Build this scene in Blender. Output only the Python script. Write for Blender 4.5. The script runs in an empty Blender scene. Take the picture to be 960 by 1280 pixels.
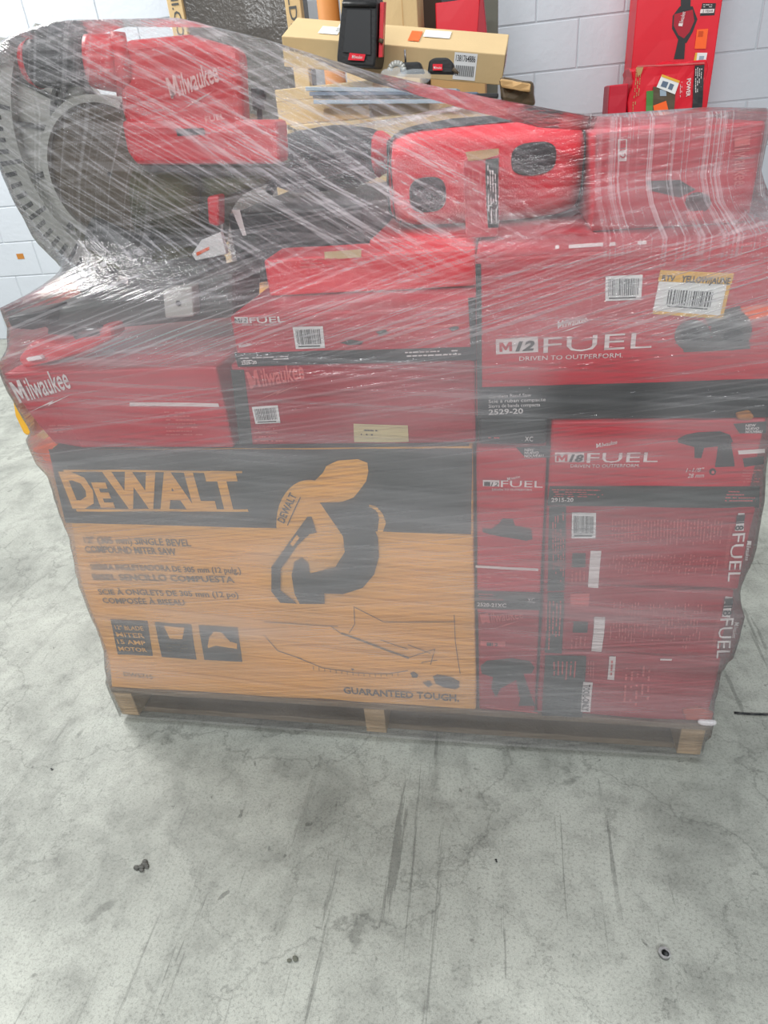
import bpy, bmesh, math, random
from mathutils import Vector, Matrix, noise
from mathutils.bvhtree import BVHTree
random.seed(7)
sc = bpy.context.scene
COL = sc.collection

# ------------------------------------------------------------------ camera, world, light, exposure
F = 824.264
CAM = Vector((0.82549, -0.89509, 1.09472))
FW = Vector((-0.176804, 0.840343, -0.512410))
RT = Vector((0.984194, 0.156328, -0.083213))
UP = Vector((-0.010177, 0.519023, 0.854700))
cd = bpy.data.cameras.new('camera'); cam = bpy.data.objects.new('camera', cd); COL.objects.link(cam)
cd.sensor_fit = 'VERTICAL'; cd.sensor_height = 36; cd.lens = F / 1280 * 36; cd.clip_start = .02; cd.clip_end = 60
m = Matrix((RT, UP, -FW)).transposed().to_4x4(); m.translation = CAM
cam.matrix_world = m; sc.camera = cam

sc.view_settings.view_transform = 'Standard'; sc.view_settings.look = 'None'
sc.view_settings.gamma = 1; sc.view_settings.use_curve_mapping = False
sc.view_settings.exposure = 0.12
sc.cycles.use_denoising = True
sc.cycles.transparent_max_bounces = 24
sc.cycles.max_bounces = 8

w = bpy.data.worlds.new('warehouse_ambient'); sc.world = w; w.use_nodes = True
w.node_tree.nodes['Background'].inputs[0].default_value = (.93, .97, 1, 1)
w.node_tree.nodes['Background'].inputs[1].default_value = .38

def area(name, loc, target, sx, sy, power, col=(1, 1, 1)):
    l = bpy.data.lights.new(name, 'AREA'); l.shape = 'RECTANGLE'; l.size = sx; l.size_y = sy; l.energy = power; l.color = col
    o = bpy.data.objects.new(name, l); COL.objects.link(o); o.location = loc
    o.rotation_euler = (Vector(target) - Vector(loc)).to_track_quat('-Z', 'Y').to_euler()
    return o
area('ceiling_light_main', (-2.7, 1.9, 3.8), (-.2, .7, 0), 1.6, 1.2, 215, (1, .99, .97))
area('unseen_strip_light', (.3, -.4, 4.8), (.3, .2, 0), 2.4, .25, 38, (.97, .99, 1))
for _x in (-1.6, .7, 3.0): area('unseen_strip_light', (_x, -5.2, 4.0), (_x * .3, -.2, .3), 2.6, .3, 112, (.97, .99, 1))  # unseen strips added behind the camera to light the front and glint the film
area('ceiling_light_strip_rear', (1.0, 1.7, 4.8), (1.0, 1.9, 0), 2.4, .25, 34, (.97, .99, 1))

# ------------------------------------------------------------------ helpers
def at(px, py, Y, off=0.0):
    "point of the vertical plane y = Y seen at photo pixel (px, py)"
    d = FW + (px - 480) / F * RT - (py - 640) / F * UP
    P = CAM + d * ((Y - CAM.y) / d.y)
    return Vector((P.x, P.y - off * 1.5, P.z))
def atz(px, py, Z):
    d = FW + (px - 480) / F * RT - (py - 640) / F * UP
    return CAM + d * ((Z - CAM.z) / d.z)

def lin(c): 
    c = c / 255
    return c / 12.92 if c <= .04045 else ((c + .055) / 1.055) ** 2.4
def rgb(r, g, b): return (lin(r), lin(g), lin(b), 1)

MATS = {}
def mat(name, col, rough=.6, metal=0, vary=.12, scale=9, bump=0, spec=.4, coat=0):
    if name in MATS: return MATS[name]
    M = bpy.data.materials.new(name); M.use_nodes = True; MATS[name] = M
    nt = M.node_tree; b = nt.nodes['Principled BSDF']
    b.inputs['Roughness'].default_value = rough; b.inputs['Metallic'].default_value = metal
    b.inputs['Specular IOR Level'].default_value = spec; b.inputs['Coat Weight'].default_value = coat
    tc = nt.nodes.new('ShaderNodeTexCoord'); n = nt.nodes.new('ShaderNodeTexNoise')
    n.inputs['Scale'].default_value = scale; n.inputs['Detail'].default_value = 6
    nt.links.new(tc.outputs['Object'], n.inputs['Vector'])
    mx = nt.nodes.new('ShaderNodeMix'); mx.data_type = 'RGBA'
    c = rgb(*col); mx.inputs[6].default_value = tuple(x * (1 - vary) for x in c[:3]) + (1,)
    mx.inputs[7].default_value = tuple(min(1, x * (1 + vary)) for x in c[:3]) + (1,)
    nt.links.new(n.outputs['Fac'], mx.inputs[0]); nt.links.new(mx.outputs[2], b.inputs['Base Color'])
    if bump:
        bp = nt.nodes.new('ShaderNodeBump'); bp.inputs['Strength'].default_value = bump; bp.inputs['Distance'].default_value = .004
        n2 = nt.nodes.new('ShaderNodeTexNoise'); n2.inputs['Scale'].default_value = scale * 12
        nt.links.new(tc.outputs['Object'], n2.inputs['Vector']); nt.links.new(n2.outputs['Fac'], bp.inputs['Height'])
        nt.links.new(bp.outputs['Normal'], b.inputs['Normal'])
    return M

RED = mat('red_printed_card', (186, 14, 42), .45, vary=.12)
RED2 = mat('crimson_printed_card', (160, 14, 38), .45, vary=.12)
REDB = mat('bright_red_card', (214, 14, 40), .4, vary=.06)
SAL = mat('faded_red_print', (205, 90, 90), .5)
BLK = mat('black_printed_card', (38, 40, 42), .45)
BLK2 = mat('charcoal_print', (52, 58, 56), .5)
PALE = mat('pale_pink_print', (226, 180, 176), .5)
WHT = mat('white_print', (222, 214, 212), .5, vary=.05)
KRAFT = mat('kraft_cardboard', (182, 146, 98), .75, vary=.08, bump=.15)
KRAFTP = mat('pale_kraft_cardboard', (198, 172, 128), .75, vary=.08, bump=.15)
DWY = mat('yellow_kraft_cardboard', (226, 166, 84), .65, vary=.1, scale=5, bump=.1)
DWG = mat('dark_grey_print', (78, 79, 78), .6)
DWT = mat('grey_small_print', (110, 98, 80), .6)
PAPER = mat('white_label_paper', (226, 226, 224), .6, vary=.03)
BEIGE = mat('beige_label_paper', (205, 190, 140), .6, vary=.05)
YEL = mat('yellow_label_print', (222, 168, 52), .5)
ORG = mat('orange_sticker', (245, 98, 30), .5, vary=.05)
GRN = mat('green_print', (70, 130, 60), .5)
WOOD = mat('pallet_wood', (186, 158, 122), .8, vary=.25, scale=14, bump=.4)
WOODD = mat('weathered_pallet_wood', (128, 112, 92), .85, vary=.3, scale=14, bump=.4)
TREDP = mat('red_tool_plastic', (205, 22, 38), .38, vary=.08, spec=.5)
TBLK = mat('black_tool_plastic', (30, 31, 32), .5, vary=.2, bump=.2)
TOLV = mat('dark_grease_metal', (74, 74, 44), .55, metal=.2, vary=.35, scale=16, bump=.3)
TGRY = mat('cast_aluminium', (184, 184, 178), .45, metal=.35, vary=.12, scale=14)
TDGR = mat('dark_grey_casting', (84, 86, 84), .5, metal=.3, vary=.2)
BRWN = mat('dark_brown_guard', (86, 72, 54), .5, vary=.2)
FABR = mat('red_bag_canvas', (214, 26, 48), .8, vary=.1, scale=30, bump=.5)
FABK = mat('black_bag_canvas', (34, 34, 38), .85, vary=.3, scale=40, bump=.6)
PANEL = mat('dark_wrapped_panel', (78, 74, 70), .25, vary=.3, scale=6, bump=.5, spec=.8)
STEEL = mat('steel', (150, 150, 150), .3, metal=.9)
DUST = mat('blue_grey_plastic', (92, 108, 128), .4)
DUSTL = mat('pale_blue_plastic', (150, 165, 178), .35)
TAN = mat('brown_paper_tube', (176, 116, 58), .7)

def base_of(pts):
    xs = [p[0] for p in pts]; ys = [p[1] for p in pts]; zs = [p[2] for p in pts]
    return Vector(((min(xs) + max(xs)) / 2, (min(ys) + max(ys)) / 2, min(zs)))

TEXTS = {}
def text_geo(s, bold, shear):
    k = (s, bold, shear)
    if k in TEXTS: return TEXTS[k]
    cu = bpy.data.curves.new('t', 'FONT'); cu.body = s; cu.size = 1; cu.offset = bold; cu.shear = shear; cu.resolution_u = 2
    o = bpy.data.objects.new('t', cu); COL.objects.link(o)
    dg = bpy.context.evaluated_depsgraph_get(); me = o.evaluated_get(dg).to_mesh()
    vs = [v.co.copy() for v in me.vertices]; fs = [list(p.vertices) for p in me.polygons]
    o.evaluated_get(dg).to_mesh_clear(); bpy.data.objects.remove(o); bpy.data.curves.remove(cu)
    x0 = min(v.x for v in vs); x1 = max(v.x for v in vs); y1 = max(v.y for v in vs)
    TEXTS[k] = ([((v.x - x0) / (x1 - x0), v.y / y1) for v in vs], fs)
    return TEXTS[k]

class B:
    "collects shapes in world space; build() links them as one mesh"
    def __init__(s): s.bm = bmesh.new(); s.mats = []
    def mi(s, M):
        if M not in s.mats: s.mats.append(M)
        return s.mats.index(M)
    def faces(s, pts, fs, M, smooth=False):
        vs = [s.bm.verts.new(p) for p in pts]; i = s.mi(M)
        for f in fs:
            try: g = s.bm.faces.new([vs[k] for k in f]); g.material_index = i; g.smooth = smooth
            except ValueError: pass
    def sub(s, o):
        "merge another bmesh (verts welded inside it)"
    def poly(s, pts, M): s.faces(pts, [list(range(len(pts)))], M)
    def quad(s, a, b, c, d, M, n=0, k=0):
        "grid between four corners, in order"
        n = n or max(1, round((b - a).length / .022)); k = k or max(1, round((d - a).length / .022))
        pts = []; fs = []
        for j in range(k + 1):
            for i in range(n + 1):
                u = i / n; v = j / k
                pts.append(a.lerp(b, u).lerp(d.lerp(c, u), v))
        for j in range(k):
            for i in range(n):
                q = j * (n + 1) + i; fs.append([q, q + 1, q + n + 2, q + n + 1])
        s.faces(pts, fs, M)
    def hexa(s, o, ax, ay, az, M, bev=.003, cell=.05, shape=None, seg=2, smooth=False):
        "a solid block: corner o and three edge vectors; edges rounded"
        bm = bmesh.new(); o = Vector(o); ax = Vector(ax); ay = Vector(ay); az = Vector(az)
        def grid(p, a, b):
            na = max(1, round(a.length / cell)); nb = max(1, round(b.length / cell))
            vs = [[bm.verts.new(p + a * (i / na) + b * (j / nb)) for i in range(na + 1)] for j in range(nb + 1)]
            for j in range(nb):
                for i in range(na): bm.faces.new((vs[j][i], vs[j][i + 1], vs[j + 1][i + 1], vs[j + 1][i]))
        grid(o, ax, az); grid(o + ay, -0 * ax + ax, az); grid(o, ay, az); grid(o + ax, ay, az); grid(o, ax, ay); grid(o + az, ax, ay)
        bmesh.ops.remove_doubles(bm, verts=bm.verts, dist=1e-5)
        bmesh.ops.recalc_face_normals(bm, faces=bm.faces)
        if bev > 0:
            es = [e for e in bm.edges if len(e.link_faces) == 2 and e.calc_face_angle(0) > .6]
            bmesh.ops.bevel(bm, geom=es, offset=bev, segments=seg, affect='EDGES', profile=.5)
        if shape:
            for v in bm.verts: v.co = shape(v.co)
        s.merge(bm, M, smooth)
    def box(s, x0, x1, y0, y1, z0, z1, M, **k):
        s.hexa((x0, y0, z0), (x1 - x0, 0, 0), (0, y1 - y0, 0), (0, 0, z1 - z0), M, **k)
    def merge(s, bm, M, smooth=False):
        bm.verts.index_update()
        s.faces([v.co.copy() for v in bm.verts], [[v.index for v in f.verts] for f in bm.faces], M, smooth); bm.free()
    def prism(s, pts, dvec, M, bev=0, seg=2, smooth=False):
        "extrude a flat outline along dvec"
        bm = bmesh.new(); vs = [bm.verts.new(p) for p in pts]
        f = bm.faces.new(vs); r = bmesh.ops.extrude_face_region(bm, geom=[f])
        for v in r['geom']:
            if isinstance(v, bmesh.types.BMVert): v.co += Vector(dvec)
        bmesh.ops.recalc_face_normals(bm, faces=bm.faces)
        if bev:
            es = [e for e in bm.edges if len(e.link_faces) == 2 and e.calc_face_angle(0) > .35]
            bmesh.ops.bevel(bm, geom=es, offset=bev, segments=seg, affect='EDGES', profile=.5)
        big = [g for g in bm.faces if len(g.verts) > 4]
        if big: bmesh.ops.triangulate(bm, faces=big)
        s.merge(bm, M, smooth)
    def cyl(s, a, b, r0, r1=None, M=None, n=24, rings=1, smooth=True, rfn=None):
        a = Vector(a); b = Vector(b); r1 = r0 if r1 is None else r1
        d = (b - a).normalized(); q = d.to_track_quat('Z', 'Y'); pts = []; fs = []
        for j in range(rings + 1):
            t = j / rings; r = rfn(t) if rfn else r0 + (r1 - r0) * t
            for i in range(n):
                an = 2 * math.pi * i / n; pts.append(a.lerp(b, t) + q @ Vector((math.cos(an) * r, math.sin(an) * r, 0)))
        for j in range(rings):
            for i in range(n): fs.append([j * n + i, j * n + (i + 1) % n, (j + 1) * n + (i + 1) % n, (j + 1) * n + i])
        fs.append(list(range(n))[::-1]); fs.append([rings * n + i for i in range(n)])
        s.faces(pts, fs, M, smooth)
    def tube(s, pts, r, M, n=8, smooth=True):
        for a, b in zip(pts, pts[1:]): s.cyl(a, b, r, None, M, n, smooth=smooth)
    def ring(s, c, r0, r1, a0, a1, Y0, Y1, M, n=40):
        "flat ring sector in the xz plane, with thickness"
        pts = []; fs = []
        for i in range(n + 1):
            t = a0 + (a1 - a0) * i / n; cx, sz = math.cos(t), math.sin(t)
            for r, y in ((r0, Y0), (r1, Y0), (r1, Y1), (r0, Y1)): pts.append((c[0] + r * cx, y, c[1] + r * sz))
        for i in range(n):
            for k in range(4): fs.append([i * 4 + k, i * 4 + (k + 1) % 4, (i + 1) * 4 + (k + 1) % 4, (i + 1) * 4 + k])
        fs += [[0, 1, 2, 3], [n * 4, n * 4 + 1, n * 4 + 2, n * 4 + 3]]
        s.faces(pts, fs, M)
    def superell(s, c, h, M, e1=.5, e2=.5, la=(-1, 1), lo=(0, 1), k=1.0, n=48, m=24, nz=.0):
        "rounded bag shape whose long axis is x; la / lo cut out bands"
        def sp(v, e): return math.copysign(abs(v) ** e, v)
        pts = []; fs = []; A = max(2, int(m * (la[1] - la[0]) / 2)); N = max(3, int(n * (lo[1] - lo[0])))
        for j in range(A + 1):
            t = (la[0] + (la[1] - la[0]) * j / A) * math.pi / 2
            for i in range(N + 1):
                p = 2 * math.pi * (lo[0] + (lo[1] - lo[0]) * i / N)
                v = Vector((h[0] * sp(math.sin(t), e1), h[1] * sp(math.cos(t), e1) * sp(math.cos(p), e2), h[2] * sp(math.cos(t), e1) * sp(math.sin(p), e2)))
                q = Vector(c) + v; nn = noise.noise(q * 14) * nz + noise.noise(q * 40) * nz * .3
                vn = v.normalized() if v.length else v
                pts.append(q + vn * (nn + (k - 1)))
        for j in range(A):
            for i in range(N): fs.append([j * (N + 1) + i, j * (N + 1) + i + 1, (j + 1) * (N + 1) + i + 1, (j + 1) * (N + 1) + i])
        s.faces(pts, fs, M, True)
    # ---- prints on the vertical plane y = Y, coordinates read off the photo
    def pq(s, Y, pts, M, off=.0006):
        P = [at(x, y, Y, off) for x, y in pts]
        if len(P) == 4: s.quad(P[0], P[1], P[2], P[3], M)
        else:
            bm = bmesh.new(); f = bm.faces.new([bm.verts.new(p) for p in P]); 
            if max((p - P[0]).length for p in P) > .06:
                bmesh.ops.triangulate(bm, faces=[f])
                for _ in range(2): bmesh.ops.subdivide_edges(bm, edges=[e for e in bm.edges if e.calc_length() > .02], cuts=1, use_grid_fill=True)
            else: bmesh.ops.triangulate(bm, faces=[f])
            s.merge(bm, M)
    def pt(s, Y, txt, p0, p1, h, M, off=.0012, bold=.0, shear=0.0):
        "lettering: baseline from pixel p0 to p1, height h px"
        if txt[0] == 'M' and txt in ('M', 'Milwaukee', 'M12', 'M18'):
            k = {'M': 1, 'Milwaukee': .2, 'M12': .42, 'M18': .42}[txt]
            a = at(p0[0], p0[1], Y, off); U = (at(p1[0], p1[1], Y, off) - a); Vd = Vector((-U.z, 0, U.x)).normalized()
            hh = (at(p0[0], p0[1] - h, Y, off) - a).length; sh = shear * .15 / k if len(txt) == 9 else 0
            o_ = [(0, 0), (0, 1), (.26, 1), (.5, .5), (.74, 1), (1, 1), (1, 0), (.78, 0), (.78, .62), (.56, .15), (.44, .15), (.22, .62), (.22, 0)]
            bm = bmesh.new(); bmesh.ops.triangulate(bm, faces=[bm.faces.new([bm.verts.new(a + U * k * (u + sh * v * .5) + Vd * hh * v) for u, v in o_])]); s.merge(bm, M)
            if txt == 'M': return
            f = k + (.05 if len(txt) == 3 else .03)
            p0 = (p0[0] + (p1[0] - p0[0]) * f, p0[1] + (p1[1] - p0[1]) * f); txt = txt[1:]
        uv, fs = text_geo(txt, bold, shear)
        a = at(p0[0], p0[1], Y, off); b = at(p1[0], p1[1], Y, off); U = b - a
        Vd = Vector((-U.z, 0, U.x)).normalized()
        c = at(p0[0], p0[1] - h, Y, off); hh = (c - a).length
        s.faces([a + U * u + Vd * hh * v for u, v in uv], fs, M)
    def pbar(s, Y, q, M=None, Mb=None, n=22, off=.0012, seed=1):
        "a paper barcode sticker on corners q (tl,tr,br,bl)"
        P = [at(x, y, Y, off) for x, y in q]; s.quad(*P, M or PAPER)
        rd = random.Random(seed); u = .08
        o = [at(x, y, Y, off + .0005) for x, y in q]
        while u < .9:
            w_ = rd.choice((.012, .02, .03)); 
            def pp(a, b): return o[0].lerp(o[1], a).lerp(o[3].lerp(o[2], a), b)
            s.poly([pp(u, .12), pp(u + w_, .12), pp(u + w_, .8), pp(u, .8)], Mb or BLK); u += w_ + rd.choice((.014, .022, .03))
        s.poly([pp(.1, .86), pp(.85, .86), pp(.85, .92), pp(.1, .92)], Mb or BLK2)
    def pfill(s, Y, q, rows, M, seed=0, off=.0012, dens=.8, vertical=False):
        "rows of small print that is too small to read"
        rd = random.Random(seed); P = [at(x, y, Y, off) for x, y in q]
        def pp(a, b): return P[0].lerp(P[1], a).lerp(P[3].lerp(P[2], a), b)
        for r in range(rows):
            t0 = (r + .25) / rows; t1 = (r + .6) / rows; u = rd.uniform(0, .08); end = rd.uniform(.6, 1)
            while u < end:
                l = rd.uniform(.03, .1); e = min(u + l, end)
                if rd.random() < dens:
                    if vertical: s.poly([pp(t0, u), pp(t1, u), pp(t1, e), pp(t0, e)], M)
                    else: s.poly([pp(u, t0), pp(e, t0), pp(e, t1), pp(u, t1)], M)
                u = e + .015
    def build(s, name, parent=None, deform=None, film=False):
        if deform:
            for v in s.bm.verts: v.co = deform(v.co)
        me = bpy.data.meshes.new(name); base = None
        if parent is not None:
            r = parent
            base = Vector(r['_b'])
        else: base = base_of([v.co for v in s.bm.verts])
        if film: LOAD.extend([v.co.copy() for v in s.bm.verts])
        for v in s.bm.verts: v.co -= base
        s.bm.to_mesh(me); s.bm.free()
        for M in s.mats: me.materials.append(M)
        o = bpy.data.objects.new(name, me); COL.objects.link(o)
        if parent is not None: o.parent = parent; o['_b'] = tuple(base)
        else: o.location = base; o['_b'] = tuple(base)
        return o
LOAD = []
def tag(o, label, cat, group=None):
    o['label'] = label; o['category'] = cat
    if group: o['group'] = group
    return o
def thing(name, label, cat, base, group=None):
    o = bpy.data.objects.new(name, None); COL.objects.link(o); o.location = base; o.empty_display_size = .05
    o['_b'] = tuple(base); return tag(o, label, cat, group)
def struct(o): o['kind'] = 'structure'; return o
def dents(a=.0025, f=7, seed=0):
    sv = Vector((seed * 3.1, seed * 1.7, seed * .9))
    def g(v):
        n = noise.noise_vector(v * f + sv) + .5 * noise.noise_vector(v * f * 2.7 + sv)
        return v + Vector((n.x * a * .5, n.y * a, n.z * a * .35))
    return g
def bolt(b, Y, p0, p1, h, M, off=.0012):
    "the lightning stroke under the script logo"
    (x0, y0), (x1, y1) = p0, p1; dx, dy = x1 - x0, y1 - y0
    def q(t, k): return (x0 + dx * t, y0 + dy * t + k * h)
    b.pq(Y, [q(0, 1), q(.55, .15), q(.5, .45), q(1, -.1), q(.42, .75), q(.46, .5)], M, off)

# ------------------------------------------------------------------ structure: floor and painted block wall
WY = 3.134
def floor_mat():
    M = bpy.data.materials.new('worn_concrete'); M.use_nodes = True; nt = M.node_tree; L = nt.links.new; N = nt.nodes.new
    b = nt.nodes['Principled BSDF']; tc = N('ShaderNodeTexCoord')
    def nz(scale, det=8, dist=0, rot=0, st=(1, 1, 1), rough=.55):
        mp = N('ShaderNodeMapping'); mp.inputs['Rotation'].default_value = (0, 0, rot); mp.inputs['Scale'].default_value = st
        n = N('ShaderNodeTexNoise'); n.inputs['Scale'].default_value = scale; n.inputs['Detail'].default_value = det
        n.inputs['Distortion'].default_value = dist; n.inputs['Roughness'].default_value = rough
        L(tc.outputs['Object'], mp.inputs[0]); L(mp.outputs[0], n.inputs['Vector']); return n.outputs['Fac']
    def ramp(src, a, c0, z, c1):
        r = N('ShaderNodeValToRGB'); r.color_ramp.elements[0].position = a; r.color_ramp.elements[0].color = c0
        r.color_ramp.elements[1].position = z; r.color_ramp.elements[1].color = c1; L(src, r.inputs[0]); return r.outputs[0]
    def mul(a, c, f=1):
        x = N('ShaderNodeMix'); x.data_type = 'RGBA'; x.blend_type = 'MULTIPLY'; x.inputs[0].default_value = f
        L(a, x.inputs[6]); L(c, x.inputs[7]); return x.outputs[2]
    g = lambda v: (v, v, v, 1)
    c = ramp(nz(1.7, 8, .4), .3, rgb(136, 139, 132), .7, rgb(186, 189, 180))
    c = mul(c, ramp(nz(6, 10, .8, rough=.65), .3, g(.6), .54, g(1)), .8)
    c = mul(c, ramp(nz(22, 8, .3, rough=.7), .34, g(.7), .52, g(1)), .7)
    c = mul(c, ramp(nz(210, 6, rough=.7), .36, g(.5), .5, g(1)), .6)
    c = mul(c, ramp(nz(620, 2), .3, g(.7), .6, g(1.05)), .6)
    for rot, sc_, pos, asp, k_ in ((.35, 3, .66, 9, .7), (-.9, 2.6, .67, 12, .6), (1.25, 3.5, .66, 8, .6), (.75, 2.2, .68, 16, .5), (.02, 2.5, .62, 7, .2)):
        msk = ramp(nz(2.1, 3, .3, rot + 1), .42, g(1), .5, g(0))
        ln = ramp(nz(sc_, 7, .35, rot, (asp, .45, 1), .7), pos - .03, g(1), pos + .0, g(.45))
        x = N('ShaderNodeMix'); x.data_type = 'RGBA'; x.blend_type = 'LIGHTEN'; x.inputs[0].default_value = 1; L(ln, x.inputs[6]); L(msk, x.inputs[7])
        c = mul(c, x.outputs[2], k_)
    for scv, wd, seed in ((.8, .0035, 0), (1.7, .0025, 5)):
        mp = N('ShaderNodeMapping'); mp.inputs['Location'].default_value = (seed, seed * .3, 0); L(tc.outputs['Object'], mp.inputs[0])
        dn = N('ShaderNodeTexNoise'); dn.inputs['Scale'].default_value = 1.6; dn.inputs['Detail'].default_value = 10; dn.inputs['Roughness'].default_value = .6; L(mp.outputs[0], dn.inputs['Vector'])
        ad = N('ShaderNodeMixRGB'); ad.blend_type = 'ADD'; ad.inputs[0].default_value = .9; L(mp.outputs[0], ad.inputs[1]); L(dn.outputs['Color'], ad.inputs[2])
        v = N('ShaderNodeTexVoronoi'); v.feature = 'DISTANCE_TO_EDGE'; v.inputs['Scale'].default_value = scv; L(ad.outputs[0], v.inputs['Vector'])
        c = mul(c, ramp(v.outputs['Distance'], wd * .3, g(.45), wd * 1.2, g(1)), .55)
    c = mul(c, ramp(nz(9, 5, .8), .66, g(1), .72, g(.5)), .7)
    c = mul(c, ramp(nz(34, 3, .4), .69, g(1), .73, g(.4)), .7)
    L(c, b.inputs['Base Color']); b.inputs['Roughness'].default_value = .55; b.inputs['Specular IOR Level'].default_value = .3
    bp = N('ShaderNodeBump'); bp.inputs['Strength'].default_value = .25; bp.inputs['Distance'].default_value = .002
    L(nz(240, 4), bp.inputs['Height']); L(bp.outputs[0], b.inputs['Normal'])
    return M
b = B(); b.faces([(-6, -4, 0), (6, -4, 0), (6, WY + .1, 0), (-6, WY + .1, 0)], [[0, 1, 2, 3]], floor_mat()); f = b.build('floor'); struct(f)

WALLM = mat('painted_block', (192, 198, 205), .5, vary=.03, scale=3, bump=.35)
MORT = mat('painted_mortar', (184, 190, 196), .6, vary=.03)
b = B(); b.box(-6, 6, WY + .0035, WY + .2, 0, 3.2, MORT, bev=0, cell=4)
BH = .2032; BW = .4092
for k in range(15):
    ph = .9615 if k % 2 else 1.1635
    i0 = int((-6 - ph) / BW)
    for i in range(i0, i0 + 31):
        x0 = ph + i * BW
        if x0 < -6 or x0 > 5.5: continue
        b.box(x0 + .003, x0 + BW - .003, WY, WY + .02, k * BH + .003, (k + 1) * BH - .003, WALLM, bev=.003, cell=1, seg=1)
o = b.build('wall_back'); struct(o)

# ------------------------------------------------------------------ the pallet
pl = thing('wooden_pallet', 'wooden shipping pallet under the whole film-wrapped load', 'pallet', (.6, .45, 0))
for j, y in enumerate((.0, .19, .38, .57, .76, .91)):
    q = B(); q.box(.005, 1.2, y, y + .12, .089, .104, WOODD if j == 0 else WOOD, bev=.002, cell=.1); q.build('deck_board', pl, dents(.001, 9, j), film=True)
for x in (.004, .555, 1.155):
    q = B(); q.box(x, x + .042, .005, 1.02, .016, .089, WOOD, bev=.002, cell=.1); q.build('stringer', pl, dents(.0008, 9, 3), film=True)
for y in (.03, .46, .9):
    q = B(); q.box(.01, 1.195, y, y + .1, 0.0005, .016, WOODD, bev=.002, cell=.1); q.build('bottom_board', pl, film=True)

# ------------------------------------------------------------------ cartons of the load
def carton(name, label, x0, x1, y0, y1, z0, z1, body, prints=(), stickers=(), seed=1, amp=.0025, shape=None, group=None, cell=.035, cat='box', film=True):
    t = thing(name, label, cat, ((x0 + x1) / 2, (y0 + y1) / 2, z0), group)
    g = dents(amp, 7, seed); bb = B()
    bb.box(x0, x1, y0, y1, z0, z1, body, bev=.004, cell=cell, shape=shape)
    for p in prints: p(bb)
    bb.build('carton_body', t, g, film=film)
    for st in stickers:
        q = B(); st[1](q); lb = q.build('label', t, g); lb['label'] = st[0]
    return t

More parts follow.
